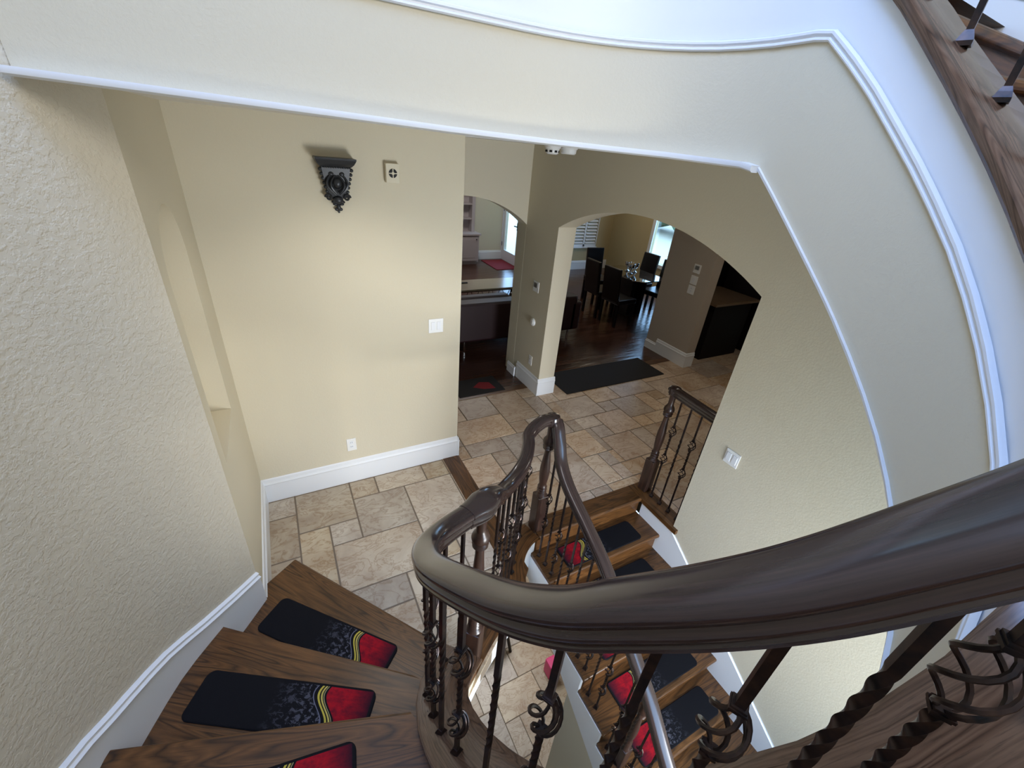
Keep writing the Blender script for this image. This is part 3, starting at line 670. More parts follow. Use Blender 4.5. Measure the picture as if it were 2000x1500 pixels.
def square_bar(bm, x, y, z0, z1, w, twists, ang=0):
    """square bar with twisted stretches: twists = [(za, zb, turns)]"""
    zs = [z0]; marks = sorted(twists)
    for a, b, t in marks:
        n = max(4, int((b - a) / .005)); zs += [a + (b - a) * i / n for i in range(n + 1)]
    zs.append(z1); rings = []
    for z in zs:
        th = ang
        for a, b, t in marks: th += 2 * PI * t * max(0, min(1, (z - a) / (b - a)))
        rings.append([bm.verts.new((x + w * .7071 * math.cos(th + PI / 4 + j * PI / 2), y + w * .7071 * math.sin(th + PI / 4 + j * PI / 2), z)) for j in range(4)])
    for r, q in zip(rings, rings[1:]):
        for j in range(4): bm.faces.new([r[j], r[(j + 1) % 4], q[(j + 1) % 4], q[j]])
    bm.faces.new(rings[0][::-1]); bm.faces.new(rings[-1])
def collar(bm, x, y, z, w, h=.012, ang=0):
    m = Matrix.Translation((x, y, z)) @ Matrix.Rotation(ang, 4, 'Z'); vs = box(bm, -w / 2, w / 2, -w / 2, w / 2, -h / 2, h / 2, m)
def basket(bm, x, y, zc, h, r, wr, seg=10, ns=5, ang=0):
    for q in range(4):
        pts = []
        for i in range(seg + 1):
            t = i / seg; a = ang + q * PI / 2 + t * 2 * PI * .62; rr = .004 + r * math.sin(PI * t) ** .75 if 0 < t < 1 else .005; pts.append((x + rr * math.cos(a), y + rr * math.sin(a), zc - h / 2 + h * t))
        tube(bm, pts, wr, ns)
def baluster(parent, x, y, z0, z1, kind, w=.0145, det=True, ang=.4, b_top=.35, gap=.36, hb=.135, rb=.030):
    bm = B()
    if kind == 'basket':
        c1 = z1 - b_top; c2 = c1 - gap
        square_bar(bm, x, y, c2 + hb / 2, c1 - hb / 2, w, [(c2 + hb / 2 + .01, c1 - hb / 2 - .01, 1.4)], ang)
    elif kind == 'twist':
        m = (z0 + z1) / 2; square_bar(bm, x, y, z0, z1, w, [(m - .19, m + .19, 2.0)], ang)
    b = link('baluster', bm, M['iron'], parent, smooth=True)
    if kind == 'basket':
        bm = B(); square_bar(bm, x, y, c1 + hb / 2, z1, w, [], ang); link('upper_bar', bm, M['iron'], b)
        bm = B(); square_bar(bm, x, y, z0, c2 - hb / 2, w, [], ang); link('lower_bar', bm, M['iron'], b)
        for c in (c1, c2):
            bm = B(); basket(bm, x, y, c, hb, rb, w * .29, 14 if det else 7, 6 if det else 4, ang)
            for s_ in (-1, 1): collar(bm, x, y, c + s_ * (hb / 2 + .002), w * 1.5, .014, ang); collar(bm, x, y, c + s_ * (hb / 2 + .002), w * 1.75, .005, ang)
            link('basket', bm, M['iron'], b, smooth=True)
    bm = B(); rings = []
    for hw, zz in [(w * 1.25, 0), (w * 1.25, .010), (w * .95, .022), (w * .62, .032)]: rings.append([bm.verts.new((x + hw * 1.3 * math.cos(ang + PI / 4 + j * PI / 2), y + hw * 1.3 * math.sin(ang + PI / 4 + j * PI / 2), z0 + zz)) for j in range(4)])
    for r, q in zip(rings, rings[1:]):
        for j in range(4): bm.faces.new([r[j], r[(j + 1) % 4], q[(j + 1) % 4], q[j]])
    bm.faces.new(rings[-1]); bm.faces.new(rings[0][::-1]); link('shoe', bm, M['iron'], b)
def newel(parent, x, y, z0, z1, sq=.085, ang=0, hb=.33):
    """square foot, turned vase above"""
    bm = B(); H_ = z1 - z0; m = Matrix.Translation((x, y, 0)) @ Matrix.Rotation(ang, 4, 'Z'); hw = sq / 2
    box(bm, -hw, hw, -hw, hw, z0, z0 + hb, m); bmesh.ops.bevel(bm, geom=bm.edges[:], offset=.006, segments=2, profile=.5, affect='EDGES'); link('newel_base', bm, M['post'], parent)
    r = sq / 2; zb = z0 + hb; L_ = z1 - zb
    prof = [(r * .98, 0), (r * .80, .012), (r * .60, .022), (r * .80, .034), (r * .62, .046), (r * .80, .058), (r * .64, .070), (r * .78, .082), (r * .60, .094)]
    prof = [(a, zb + b) for a, b in prof]
    za = zb + .094; zt = z1 - .22
    for t, k in ((.08, .62), (.2, .74), (.38, .82), (.55, .78), (.75, .62), (.92, .50), (1, .48)): prof.append((r * k, za + (zt - za) * t))
    prof += [(r * .70, zt + .012), (r * .85, zt + .020), (r * .66, zt + .030), (r * .90, zt + .040), (r * .70, zt + .052), (r * .95, zt + .062), (r * 1.0, zt + .078), (r * .86, zt + .098), (r * .60, zt + .115), (r * .52, zt + .13), (r * .56, zt + .18), (r * .62, z1)]
    bm = B(); lathe(bm, prof, 24, (x, y)); link('newel_post', bm, M['post'], parent, smooth=True)
# path of the near handrail (plan) and its height by arc length from the (1.30,-.05) end
RC = catmull([(.75, -.10, 0), (.62, -.03, 0), (.52, .05, 0), (.43, .15, 0), (.37, .25, 0), (.34, .32, 0), (.31, .44, 0), (.277, .62, 0), (.262, .76, 0), (.268, .90, 0), (.318, 1.03, 0), (.42, 1.125, 0), (.56, 1.19, 0)], 8)
KN = {(.75): 2.555, }
near = []
ztab_pts = [((.75, -.10), 2.57), ((.64, -.04), 2.435), ((.56, .01), 2.337), ((.52, .05), 2.273), ((.48, .09), 2.197), ((.43, .15), 2.113), ((.37, .25), 1.988), ((.34, .32), 1.897), ((.31, .44), 1.771), ((.275, .62), 1.62), ((.26, .74), 1.523), ((.263, .82), 1.46), ((.27, .90), 1.395), ((.318, 1.03), 1.29), ((.40, 1.11), 1.235), ((.50, 1.165), 1.215), ((.56, 1.19), 1.21)]
run = [0]
for a, b in zip(RC, RC[1:]): run.append(run[-1] + (b - a).length)
def rcs(p):
    return min(range(len(RC)), key=lambda k: (RC[k].x - p[0]) ** 2 + (RC[k].y - p[1]) ** 2)
ZT = [(run[rcs(p)], z) for p, z in ztab_pts]; ZT = [ZT[i] for i in range(len(ZT)) if i == 0 or ZT[i][0] > ZT[i - 1][0] + .005]
zz = [interp(s, ZT) for s in run]
for _ in range(6): zz = [zz[0]] + [(zz[i - 1] + 2 * zz[i] + zz[i + 1]) / 4 for i in range(1, len(zz) - 1)] + [zz[-1]]
upper = [(*wn(i, .085), capz(i) + .90) for i in [28.5 + .5 * j for j in range(0, 30)]]   # the helix above, joins the near part
near = [(p.x, p.y, z + .012) for p, z in zip(RC, zz)]
join = catmull([upper[-2], upper[-1], (.90, -.135, 2.76), near[0], near[1]], 6)[6:-6]
mainpath = upper + [tuple(p) for p in join[1:-1]] + near
mr = thing('main_railing', 'near dark walnut and bronze iron railing curving across the stairwell', 'railing')
# the rail widens into a turned-over cap at the newel
capseg = catmull([near[-1], (.60, 1.205, 1.212), (.66, 1.235, 1.215), (.72, 1.285, 1.185), (.775, 1.335, 1.125)], 6)
mainpath += [tuple(p) for p in capseg[1:]]
# ease to the guard height and gooseneck up to the landing newel
guard = catmull([(.775, 1.335, 1.125), (.867, 1.42, 1.065), (.99, 1.52, 1.03), (1.093, 1.617, 1.022), (1.175, 1.73, 1.02), (1.225, 1.815, 1.015), (1.30, 1.875, 1.025), (1.39, 1.90, 1.045), (1.462, 1.902, 1.040)], 6)
mainpath = smooth_path(mainpath, .02, 10); handrail(mainpath, mr)
bm = B(); cp = smooth_path([p for p in mainpath if .53 < p[0] < .72 and p[1] > 1.1], .008, 2); ncp = len(cp)
bm2 = B(); rg = []
for q, p in enumerate(cp):
    f = q / (ncp - 1); k = 1.06 + .34 * math.sin(PI * f) ** 2; P0, P1 = Vector(cp[max(q - 1, 0)]), Vector(cp[min(q + 1, ncp - 1)]); T = (P1 - P0).normalized(); la = T.cross(Vector((0, 0, 1))).normalized(); up = la.cross(T)
    rg.append([bm.verts.new(Vector(p) + la * a * k + up * (b * 1.05 + (.006 if b > 0 else -.006) * math.sin(PI * f))) for a, b in RAILP])
for r, q in zip(rg, rg[1:]):
    for j in range(len(RAILP)): bm.faces.new([r[j], r[(j + 1) % len(RAILP)], q[(j + 1) % len(RAILP)], q[j]])
bm.faces.new(rg[0][::-1]); bm.faces.new(rg[-1]); bm2.free(); link('newel_cap', bm, M['rail'], mr, smooth=True)
newel(mr, .625, 1.212, 0.004, 1.165, .09, .75, .30)
gr = thing('guard_railing', 'low walnut and iron guard railing with gooseneck at the middle newel', 'railing')
handrail([tuple(p) for p in guard], gr, RAILS)
newel(gr, 1.462, 1.902, 0.004, 1.0, .092, 0, .36)
bm = B(); lathe(bm, [(.03, .99), (.046, 1.0), (.050, 1.02), (.051, 1.05), (.045, 1.067), (.02, 1.072)], 28, (1.462, 1.902)); link('newel_cap', bm, M['rail'], gr, smooth=True)
# balusters of the near railing
def pathz(path, p): q = min(path, key=lambda k: (k[0] - p[0]) ** 2 + (k[1] - p[1]) ** 2); return q[2]
def capz_near(p): i = min([28 + j * .1 for j in range(321)], key=lambda i: (wpt(i).x - p[0]) ** 2 + (wpt(i).y - p[1]) ** 2); return capz(i)
nb = [((.64, -.04), 'basket'), ((.56, .01), 'twist'), ((.48, .09), 'basket'), ((.41, .19), 'twist'), ((.34, .31), 'basket'), ((.31, .46), 'twist'), ((.28, .61), 'basket'), ((.262, .72), 'twist'), ((.262, .81), 'basket'), ((.272, .92), 'twist'), ((.325, 1.04), 'basket'), ((.42, 1.125), 'twist'), ((.52, 1.175), 'twist')]
for p, kd in nb:
    zr = pathz(mainpath, p) - .03; z0 = capz_near(p) + .0; baluster(mr, p[0], p[1], z0, zr, kd, ang=.5, b_top=.31, gap=.37)
i = 42.9; kd = 'twist'
while i > 29:
    p = wn(i, .085); baluster(mr, p[0], p[1], capz(i), pathz(mainpath, p) - .03, kd, ang=.3, b_top=.31, gap=.37, det=(i < 34)); kd = 'basket' if kd == 'twist' else 'twist'; i -= 1.45
# guard balusters
gp = [tuple(p) for p in guard]; grun = [0]
for a, b in zip(gp, gp[1:]): grun.append(grun[-1] + math.dist(a[:2], b[:2]))
def gat(s):
    for k in range(len(grun) - 1):
        if grun[k + 1] >= s: t = (s - grun[k]) / (grun[k + 1] - grun[k]); return [gp[k][c] + (gp[k + 1][c] - gp[k][c]) * t for c in range(3)]
    return gp[-1]
for j, s in enumerate([.02 + .082 * q for q in range(10)]):
    x, y, z = gat(s); kd = 'basket' if j % 2 == 1 else 'twist'; baluster(gr, x, y, .004, z - .03, kd, w=.0135, det=False, b_top=.33, gap=.30, hb=.10, rb=.026)
# lower-flight railing
lr = thing('lower_flight_railing', 'straight walnut rail with thin iron balusters following the lower flight down', 'railing')
lpath = catmull([(1.48, 1.885, 1.03), (1.478, 1.85, 1.0), (1.472, 1.80, .91), (1.46, 1.73, .79), (1.455, 1.60, .68), (1.475, 1.38, .53), (1.487, 1.14, .366), (1.452, .80, .125), (1.437, .60, -.01), (1.40, .40, -.15), (1.37, .2, -.28), (1.37, -.2, -.55), (1.37, -.6, -.82)], 6)
lp = [tuple(p) for p in lpath]; handrail(lp, lr, RAILS)
newel(lr, 1.475, .62, -.90, -.06, .07, 0, .22)
for k in range(1, 8):
    for j in range(3):
        y = ny(k) + .245 - j * .09
        if k == 4 and j == 2: continue
        x = min(lp, key=lambda q: abs(q[1] - y)); x0 = 1.447; zt = x[2] - .03
        baluster(lr, max(x0, 1.43), y, -RISE * k, zt, 'basket' if (k * 3 + j) % 2 else 'twist', w=.0125, det=False, b_top=.42, gap=.24, hb=.085, rb=.022)
# short guard by the big arch
sg = thing('short_guard_railing', 'short dark guard railing ending against the right wall', 'railing')
handrail([(2.615, 1.93, 1.03), (2.612, 1.90, 1.04), (2.607, 1.80, 1.04), (2.600, 1.60, 1.04), (2.597, 1.445, 1.04)], sg, RAILS)
bm = B(); lathe(bm, [(.03, 1.0), (.044, 1.012), (.047, 1.04), (.045, 1.065), (.02, 1.074)], 24, (2.615, 1.90)); link('newel_cap', bm, M['rail'], sg, smooth=True)
newel(sg, 2.615, 1.90, .006, 1.01, .088, 0, .34)
for y, kd in ((1.80, 'basket'), (1.70, 'twist'), (1.60, 'basket'), (1.505, 'twist')): baluster(sg, 2.605, y, .006, 1.01, kd, w=.0135, det=False, b_top=.30, gap=.28, hb=.09, rb=.026)

# ---------------------------------------------------------------- things on the walls
def plate(name, label, cat, axis, pos, c, zc, w_, h_, kind, group=None, face=-1):
    """cover plate on a wall; axis 'y': wall y=pos seen from -y; axis 'x': wall x=pos seen from -x"""
    loc = (c, pos, zc) if axis == 'y' else (pos, c, zc); rz = 0 if axis == 'y' else -PI / 2
    t = thing(name, label, cat, loc, rz, group)
    boxo('cover_plate', (-w_ / 2, w_ / 2, -.006, -.0003, -h_ / 2, h_ / 2), M['plastic'], t, .002)
    if kind[0] == 'rocker':
        for i in range(kind[1]):
            x = (i - (kind[1] - 1) / 2) * .046; boxo('rocker', (x - .0165, x + .0165, -.010, -.006, -.033, .033), M['white'], t, .0015)
    elif kind[0] == 'outlet':
        for s in (-1, 1):
            o = boxo('receptacle', (-.017, .017, -.008, -.006, s * .0195 - .014, s * .0195 + .014), M['white'], t, .001)
            for q in (-.006, .006): boxo('slot', (q - .0012, q + .0012, -.0085, -.008, s * .0195 - .003, s * .0195 + .008), M['dark'], o)
    elif kind[0] == 'screen': boxo('display', (-w_ * .28, w_ * .28, -.012, -.006, -.01, h_ * .35), M['steel'] if kind[1] else M['white'], t)
    return t
plate('light_switch', 'white double light switch on the foyer back wall', 'light switch', 'y', 2.982, 1.008, 1.343, .118, .115, ('rocker', 2))
plate('light_switch', 'white double light switch on the right wall above the lower flight', 'light switch', 'x', 2.527, 1.243, .885, .105, .110, ('rocker', 2))
plate('wall_outlet', 'white duplex outlet low on the foyer back wall', 'outlet', 'y', 2.982, .289, .38, .072, .118, ('outlet',))
plate('wall_outlet', 'white outlet low on the pier between the arches', 'outlet', 'x', 2.527, 3.92, .37, .075, .12, ('outlet',))
plate('thermostat', 'white thermostat at the top of the pier between the arches', 'thermostat', 'x', 2.527, 3.98, 1.268, .12, .12, ('screen', True))
t = thing('round_thermostat', 'round white dial on the pier below the thermostat', 'thermostat', (2.527, 3.955, .853), -PI / 2)
bm = B(); lathe(bm, [(.045, 0), (.047, .008), (.042, .018), (.03, .022), (.0295, .027), (.018, .03)], 24); bmesh.ops.rotate(bm, verts=bm.verts[:], cent=(0, 0, 0), matrix=Matrix.Rotation(PI / 2, 3, 'X')); link('dial', bm, M['plastic'], t, smooth=True)
for (zc, lab, kd) in ((1.39, 'topmost white keypad plate on the hall pillar', ('screen', True)), (1.235, 'middle white keypad plate on the hall pillar', ('rocker', 1)), (1.10, 'lowest white plate on the hall pillar', ('outlet',))):
    plate('wall_plate', lab, 'wall plate', 'x', 5.03, 3.90, zc, .115, .12, kd, 'plates on the hall pillar')
# alarm sounder
t = thing('door_chime', 'almond square sounder with round grille beside the corbel', 'chime', (.719, 2.982, 2.402))
boxo('housing', (-.043, .043, -.038, -.0003, -.055, .055), M['almond'], t, .004)
bm = B(); lathe(bm, [(.026, 0), (.026, .002), (.02, .003)], 24); bmesh.ops.rotate(bm, verts=bm.verts[:], cent=(0, 0, 0), matrix=Matrix.Rotation(PI / 2, 3, 'X')); bmesh.ops.translate(bm, verts=bm.verts[:], vec=(0, -.038, 0)); g = link('grille', bm, M['dark'], t)
bm = B()
for a in (0, PI / 2): box(bm, -.026, .026, -.003, 0, -.0025, .0025, Matrix.Translation((0, -.0405, 0)) @ Matrix.Rotation(a, 4, 'Y'))
lathe2 = [(.0, 0)]
box(bm, -.007, .007, -.0035, 0, -.007, .007, Matrix.Translation((0, -.0405, 0))); link('grille_cross', bm, M['almond'], t)
# carved corbel
t = thing('wall_corbel', 'dark carved corbel bracket high on the foyer back wall', 'corbel', (.381, 2.982, 2.16))
bm = B()
def frust(bm, w0, d0, z0, w1, d1, z1):
    v = [bm.verts.new(p) for p in ((-w0, 0, z0), (w0, 0, z0), (w0, -d0, z0), (-w0, -d0, z0), (-w1, 0, z1), (w1, 0, z1), (w1, -d1, z1), (-w1, -d1, z1))]
    for f in ((0, 1, 2, 3), (7, 6, 5, 4), (0, 4, 5, 1), (1, 5, 6, 2), (2, 6, 7, 3), (3, 7, 4, 0)): bm.faces.new([v[i] for i in f])
frust(bm, .086, .085, .262, .100, .10, .276); frust(bm, .100, .10, .276, .112, .115, .298); frust(bm, .112, .115, .298, .112, .115, .307)
link('shelf', bm, M['corbel'], t)
bm = B(); frust(bm, .045, .030, .085, .066, .058, .17); frust(bm, .066, .058, .17, .080, .076, .262)
def ball(bm, c, r, sx=1, sy=1, sz=1, u=10, v=7):
    bmesh.ops.create_uvsphere(bm, u_segments=u, v_segments=v, radius=r, matrix=Matrix.Translation(c) @ Matrix.Diagonal((sx, sy, sz, 1)))
for j in range(13): ball(bm, (-.078 + .013 * j, -.080, .258), .006, u=8, v=5)
for s in (-1, 1):
    for j in range(7):
        f = j / 6; ball(bm, (s * (.052 + .034 * f), -.030 - .035 * f, .10 + .145 * f), .012, 1, 1, .9)
    tube(bm, [(s * (.012 + .045 * math.sin(q * .35)), -.060 - .02 * math.sin(q * .3), .235 - .014 * q) for q in range(10)], .007, 6)
    tube(bm, [(s * (.008 + .030 * math.sin(q * .35)), -.066 - .02 * math.sin(q * .3), .215 - .011 * q) for q in range(10)], .006, 6)
    pts = [(s * (.052 + .020 * math.cos(a) * (1 - a / 11)), -.040, .092 + .020 * math.sin(a) * (1 - a / 11)) for a in [k * .5 for k in range(16)]]; tube(bm, pts, .007, 6)
    ball(bm, (s * .030, -.068, .222), .014, 1.1, .6, .9)
ball(bm, (0, -.070, .175), .026, 1, .8, 1.1, 14, 10)
pts = [(.033 * math.sin(a), -.066, .175 + .036 * math.cos(a)) for a in [k * 2 * PI / 20 for k in range(21)]]; tube(bm, pts, .006, 6)
link('carved_body', bm, M['corbel'], t, smooth=True)
bm = B()
ball(bm, (0, -.034, .078), .026, 1.2, .8, .9); 
for s in (-1, 1): ball(bm, (s * .022, -.03, .066), .014, 1.3, .8, .7); ball(bm, (s * .018, -.024, .052), .011, 1.4, .8, .7); ball(bm, (s * .012, -.016, .022), .010, 1.2, .7, 1)
ball(bm, (0, -.022, .038), .014, .9, .8, 1.6); ball(bm, (0, -.016, .012), .009, .8, .7, 1.4); link('leaf_drop', bm, M['corbel'], t, smooth=True)
# ceiling items
t = thing('smoke_detector', 'round slotted white smoke detector on the ceiling edge', 'smoke detector', (1.92, 3.02, 2.659))
bm = B(); lathe(bm, [(.062, -.0), (.062, -.022), (.052, -.034), (.046, -.062), (.034, -.070)], 24); link('housing', bm, M['plastic'], t, smooth=True)
for a in range(8): bm = B(); box(bm, -.010, .010, -.0515, -.045, -.056, -.042, Matrix.Rotation(a * PI / 4, 4, 'Z')); link('slot', bm, M['dark'], t)
t = thing('smoke_detector', 'flatter plain white detector right of the slotted one', 'smoke detector', (2.09, 3.06, 2.659))
bm = B(); lathe(bm, [(.07, 0), (.07, -.022), (.062, -.028), (.060, -.052), (.05, -.060)], 24); link('housing', bm, M['plastic'], t, smooth=True)
t = thing('ceiling_vent', 'small dark ceiling register at the left wall end', 'vent', (1.0, 2.72, 2.659)); boxo('frame', (-.09, .09, -.05, .05, -.006, 0), M['ceil'], t); boxo('louvre', (-.075, .075, -.038, .038, -.010, -.006), M['dark'], t)
t = thing('ceiling_vent', 'pale flat ceiling panel above the hall', 'vent', (1.45, 3.3, 2.659)); boxo('frame', (-.22, .22, -.13, .13, -.012, 0), M['ceil'], t)
t = thing('ceiling_vent', 'thin dark ceiling register near the right wall', 'vent', (2.1, 2.08, 2.659)); boxo('frame', (-.09, .09, -.04, .04, -.006, 0), M['ceil'], t); boxo('louvre', (-.08, .08, -.030, .030, -.009, -.006), M['dark'], t)

# ---------------------------------------------------------------- rooms beyond the arches
struct(boxo('wall_pillar', (5.03, 5.20, 3.66, 4.46, 0, 3.4), M['paint_tan']), 'grey tan pillar between hall and kitchen')
baseboard('baseboard_pillar', [(5.03, 4.24), (5.03, 3.66 - .014)], 1.0, 'tall white baseboard of the pillar'); baseboard('baseboard_pillar_end', [(5.016, 3.66), (5.20, 3.66)]); baseboard('baseboard_pillar_rear', [(5.03, 4.46), (5.03, 4.24)], .62)
struct(boxo('wall_dining', (5.45, 8.0, 8.96, 9.1, 0, 3.2), M['paint_far']), 'tan dining room wall')
struct(boxo('wall_living', (-1, 5.45, 10.3, 10.45, 0, 3.2), M['paint']), 'living room far wall'); struct(boxo('wall_partition', (5.36, 5.5, 8.2, 9.42, 0, 3.2), M['paint']))
struct(boxo('ceiling_living', (-1, 8, 4.5, 10.5, 3.2, 3.3), M['ceil'])); struct(boxo('ceiling_hall', (2.745, 8, -.6, 4.5, 2.75, 2.85), M['ceil']))
struct(boxo('wall_living_left', (-1.1, -1, 4.3, 10.5, 0, 3.2), M['paint'])); struct(boxo('wall_living_front', (-1, .78, 4.33, 4.5, 0, 3.2), M['paint'])); struct(boxo('wall_hall_end', (2.745, 8, -.7, -.6, 0, 3), M['paint']))
struct(boxo('wall_rear_over', (2.745, 7.9, 4.40, 4.5, 2.7, 3.3), M['paint']))
# east wall with window
bm = B()
for d in ((7.8, 7.95, -.6, 5.2, 0, 3.2), (7.8, 7.95, 7.55, 9.0, 0, 3.2), (7.8, 7.95, 5.2, 7.55, 0, .55), (7.8, 7.95, 5.2, 7.55, 2.5, 3.2)): box(bm, *d)
struct(link('wall_east', bm, M['paint_far']), 'tan wall with the tall dining window')
bm = B(); box(bm, 7.77, 7.80, 7.47, 7.56, .5, 2.55); box(bm, 7.77, 7.8, 5.15, 7.5, .47, .55); box(bm, 7.84, 7.88, 6.3, 6.36, .55, 2.5)
wf = struct(link('window_1', bm, M['white']), 'tall dining room window'); g = boxo('window_pane', (7.86, 7.864, 5.2, 7.55, .55, 2.5), M['pane'], wf)
baseboard('baseboard_dining', [(5.5, 8.96), (7.8, 8.96)]); baseboard('baseboard_living', [(4.46, 10.3), (5.30, 10.3)])
# shuttered window in the dining wall
t = thing('plantation_shutter', 'white plantation shutters over the dining room window', 'shutters', (6.93, 8.95, .58))
boxo('sill', (-.42, .42, -.05, .0, -.03, 0), M['white'], t)
for s in (-.40, .0, .37): boxo('stile', (s - .02 + (.03 if s > .3 else 0), s + .03, -.03, 0, 0, 1.25), M['white'], t)
boxo('rail', (-.42, .40, -.03, 0, .0, .06), M['white'], t); boxo('rail', (-.42, .40, -.03, 0, 1.2, 1.27), M['white'], t)
bm = B()
for s in (-.185, .2):
    for j in range(15): box(bm, -.155, .155, -.03, .03, -.003, .003, Matrix.Translation((s, -.02, .10 + .075 * j)) @ Matrix.Rotation(.75, 4, 'X'))
link('louvres', bm, M['white'], t)
# living room: french door, cabinet, rug, coffee table, sofa
d = struct(thing('door_1', 'white glazed door to the patio', 'door', (5.30, 9.86, 0), 0)); del d['category']
boxo('door_stile', (0, .05, -.44, -.33, 0, 2.1), M['white'], d); boxo('door_stile', (0, .05, .30, .42, 0, 2.1), M['white'], d); boxo('door_rail', (0, .05, -.33, .30, 0, .26), M['white'], d); boxo('door_rail', (0, .05, -.33, .30, 1.98, 2.1), M['white'], d)
boxo('door_pane', (.02, .026, -.33, .30, .26, 1.98), M['pane'], d)
bm = B(); box(bm, -.03, 0, -.40, -.37, .86, 1.04); box(bm, -.06, -.03, -.40, -.27, .94, .96); box(bm, -.03, 0, -.40, -.365, 1.13, 1.18); link('handle', bm, M['dark'], d)
for z in (.35, 1.2): boxo('hinge', (-.008, 0, .405, .425, z, z + .1), M['dark'], d)
struct(boxo('trim_9', (5.28, 5.36, 10.28 - .0, 10.30, 0, 2.2), M['white']))
c = thing('built_in_cabinet', 'white built-in cabinet and bookshelf at the living room end', 'cabinet', (3.55, 10.02, 0))
boxo('body', (-.75, .86, -.24, .27, .06, .70), M['greywhite'], c); boxo('countertop', (-.78, .90, -.28, .27, .70, .735), M['greywhite'], c); boxo('plinth', (-.72, .83, -.20, .27, 0, .06), M['greywhite'], c)
for x in (-.70, -.18, .34):
    dd = boxo('door', (x + .02, x + .48, -.262, -.24, .10, .66), M['greywhite'], c); boxo('door_panel', (x + .08, x + .42, -.268, -.262, .17, .60), M['greywhite'], dd, .003); boxo('knob', (x + .43, x + .45, -.285, -.262, .60, .62), M['dark'], dd)
boxo('side_panel', (.76, .84, .02, .27, .735, 2.6), M['greywhite'], c); boxo('back_panel', (-.75, .76, .24, .27, .735, 2.6), M['greywhite'], c); boxo('side_panel', (-.78, -.72, .02, .27, .735, 2.6), M['greywhite'], c)
for z in (1.02, 1.35, 1.68): boxo('shelf', (-.72, .76, .03, .24, z, z + .03), M['greywhite'], c)
bm = B(); lathe(bm, [(.03, 0), (.045, .05), (.03, .11), (.012, .16), (.02, .20)], 16, (0, 0)); tag(link('figurine', bm, M['dark'], smooth=True, loc=(3.86, 10.12, 1.3805)), 'small black figurine on the built-in shelf', 'figurine')
tag(boxo('door_rug', (4.66, 5.26, 9.2, 10.15, .0005, .012), M['redrug']), 'red rug at the glazed living room door', 'rug')
ct = thing('coffee_table', 'cream stone coffee table on zigzag iron frame behind the sofa', 'table', (3.25, 6.75, 0))
boxo('table_top', (-.75, .72, -.28, .30, .42, .455), M['stone'], ct, .006)
bm = B()
for y in (-.24, .26):
    box(bm, -.68, .66, y - .01, y + .01, .28, .30); box(bm, -.68, .66, y - .01, y + .01, .40, .42)
    for j in range(12): x = -.62 + .1 * j; tube(bm, [(x, y, .29), (x + .05, y, .41)] if j % 2 else [(x, y, .41), (x + .05, y, .29)], .006, 5)
link('scroll_frame', bm, M['iron'], ct)
for x in (-.66, .64):
    for y in (-.24, .26): boxo('leg', (x - .015, x + .015, y - .015, y + .015, 0, .42), M['iron'], ct)
tag(boxo('remote_control', (2.76, 2.90, 6.83, 6.87, .4555, .473), M['dark'], bev=.004), 'black remote control on the cream coffee table', 'remote')
sf = thing('sofa', 'dark maroon leather sofa seen from behind through both arches', 'sofa', (2.95, 5.05, 0))
boxo('backrest', (-1.05, 1.05, 0, .24, .16, .72), M['sofa'], sf, .03); boxo('seat', (-1.0, 1.0, .24, .88, .16, .44), M['sofa'], sf, .03)
for x in (-1.14, .95): boxo('armrest', (x, x + .19, 0, .90, .16, .62), M['sofa'], sf, .03)
for x in (-.45, .45): boxo('back_cushion', (x - .43, x + .43, .2, .40, .44, .74), M['sofa'], sf, .05)
for x in (-.98, -.80, .98):
    for y in (.06, .82): bm = B(); lathe(bm, [(.012, 0), (.018, .01), (.014, .16)], 12, (x, y)); link('leg', bm, M['chrome'], sf, smooth=True)
# mats at the arches
m2 = tag(boxo('entry_mat', (1.62, 2.22, 3.93, 4.31, .0005, .010), M['rug'], bev=.002), 'small black mat with a red patch in the small arch', 'mat')
bm = B(); prism(bm, [(1.86, 4.10), (1.98, 4.02), (2.12, 4.0), (2.10, 4.16), (1.98, 4.2)], .0, .0009); link('red_patch', bm, M['redrug'], m2, loc=(0, 0, .010))
tag(boxo('runner_rug', (2.90, 4.57, 3.575, 4.12, .0005, .011), M['rug'], bev=.002), 'long black runner lying across the wide arch', 'rug')
bm = B(); prism(bm, [(1.213, 3.885), (7.7, 3.885), (7.7, 4.0), (1.213, 4.0)], 0.0, .0035, ((0, 0), (1, 0))); struct(link('trim_10', bm, M['oak']), 'dark threshold between tile and planks')
# dining set
dt = thing('dining_table', 'glass dining table with dark pedestal in front of the window', 'table', (5.86, 5.93, 0))
bm = B(); prism(bm, [(-.36, -.40), (-.18, -.56), (.22, -.56), (.40, -.40), (.40, .40), (.22, .56), (-.18, .56), (-.36, .40)], .735, .75); link('glass_top', bm, M['tableglass'], dt)
for x in (-.12, .14): boxo('pedestal', (x - .05, x + .05, -.25, .25, 0, .735), M['leather'], dt, .01)
def chair(label, x, y, rz, src=[None]):
    t = thing('dining_chair', label, 'chair', (x, y, 0), rz, 'dark leather dining chairs')
    boxo('seat', (-.22, .22, -.22, .22, .40, .49), M['leather'], t, .02)
    bm = B(); box(bm, -.19, .19, -.03, .03, 0, .58, Matrix.Translation((0, -.21, .44)) @ Matrix.Rotation(.12, 4, 'X')); bmesh.ops.bevel(bm, geom=bm.edges[:], offset=.012, segments=2, profile=.5, affect='EDGES'); link('backrest', bm, M['leather'], t)
    for sx in (-.19, .19):
        for sy in (-.19, .19): boxo('leg', (sx - .02, sx + .02, sy - .02, sy + .02, 0, .40), M['blackcab'], t)
chair('black high-back chair nearest the sofa at the table', 5.21, 5.97, -1.57); chair('black high-back chair nearest the hall, left side of the table', 5.23, 5.48, -1.50)
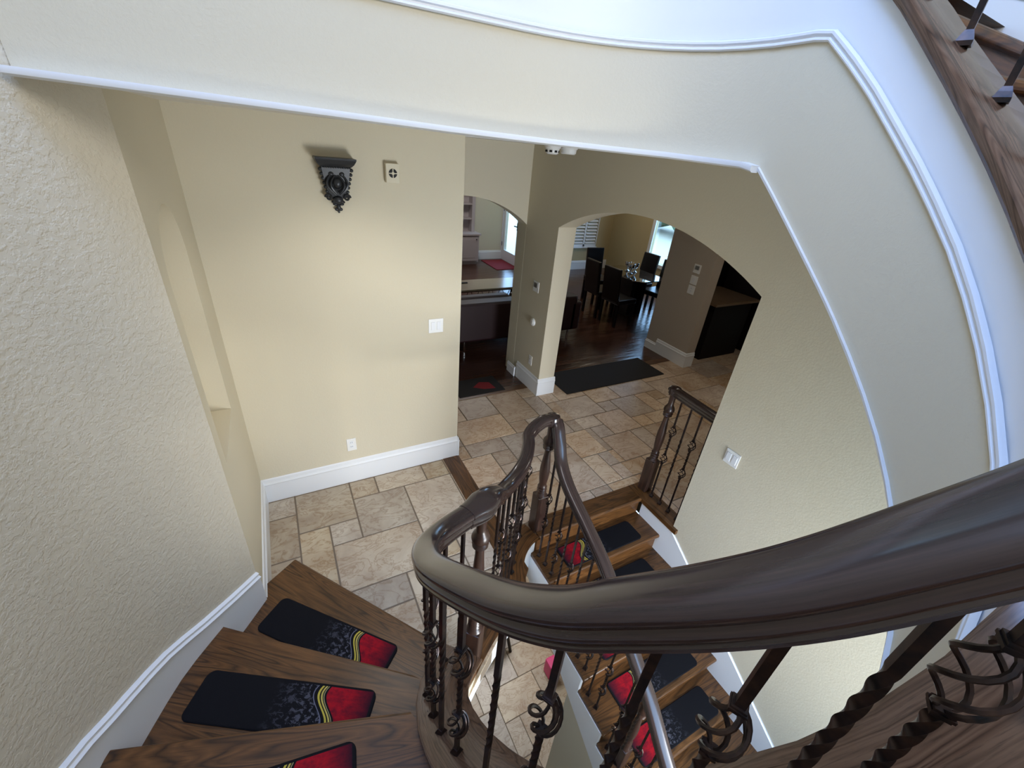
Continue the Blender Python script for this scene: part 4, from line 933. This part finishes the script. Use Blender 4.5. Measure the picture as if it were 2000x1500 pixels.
chair('black chair at the far end with window light on its back', 5.66, 6.62, 3.05); chair('black chair behind the glassware against the tan wall', 6.36, 6.25, 1.65); chair('black chair below the tall window', 6.30, 5.62, 1.70)
for j, (x, y, lab) in enumerate(((5.88, 6.10, 'glass jar on the dining table, furthest from the hall'), (5.80, 5.92, 'stemmed glass in the middle of the dining table'), (5.96, 5.98, 'glass bowl right of the jars on the dining table'))):
    bm = B(); lathe(bm, [(.04, 0), (.045, .01), (.012, .03), (.012, .07), (.055, .11), (.06, .17), (.055, .18)], 16); tag(link('glass_jar', bm, M['chrome'], smooth=True, loc=(x, y, .751)), lab, 'glassware', 'glassware on the dining table')
# kitchen
k = thing('kitchen_counter', 'black cabinet run with brown granite top beyond the pillar', 'cabinet', (5.95, 4.05, 0))
boxo('body', (-.45, .40, -.28, .35, .0, .88), M['blackcab'], k); boxo('countertop', (-.55, .43, -.36, .38, .88, .92), M['counter'], k, .004)
fr = thing('refrigerator', 'black refrigerator with a long steel handle beyond the arch', 'refrigerator', (6.95, 3.95, 0)); boxo('body', (-.40, .5, -.30, .50, .0, 1.9), M['blackcab'], fr); boxo('door', (-.44, -.40, -.30, .50, .05, 1.88), M['blackcab'], fr); boxo('handle', (-.48, -.455, -.24, -.215, .25, 1.6), M['steel'], fr)
w2 = thing('kitchen_cabinet', 'tall espresso kitchen cabinet wall behind the counter', 'cabinet', (6.6, 4.9, 0)); boxo('body', (-.5, .9, -.12, .2, 0, 2.7), M['blackcab'], w2)
# lower level things
t = thing('black_chair_below', 'black chair foot glimpsed on the lower floor', 'chair', (1.52, 2.62, -2.95)); t.name = 'lounge_chair'
boxo('seat', (-.3, .3, -.1, .5, .30, .42), M['leather'], t, .03)
for x in (-.26, .26): bm = B(); tube(bm, [(x, -.06, .3), (x * 1.1, -.16, 0)], .02, 8); link('leg', bm, M['leather'], t)
tag(boxo('pink_box', (2.07, 2.21, 1.96, 2.10, -2.95, -2.70), M['pink'], bev=.02), 'pink box glimpsed beside the white stringer below', 'box')
# outdoors
struct(boxo('ground', (7.95, 30, -20, 40, -.3, -.1), M['patio'])); struct(boxo('ground_patio', (5.6, 7.95, 9.2, 40, -.3, -.1), M['patio']))
bm = B()
for j in range(40):
    ball(bm, (15 + random.random() * 1.5, 2 + j * .6, .6 + random.random() * 1.2), 1.0, 1, 1, 1.2, 8, 6)
tag(link('hedge', bm, M['hedge']), 'green hedge outside the tall window', 'hedge')
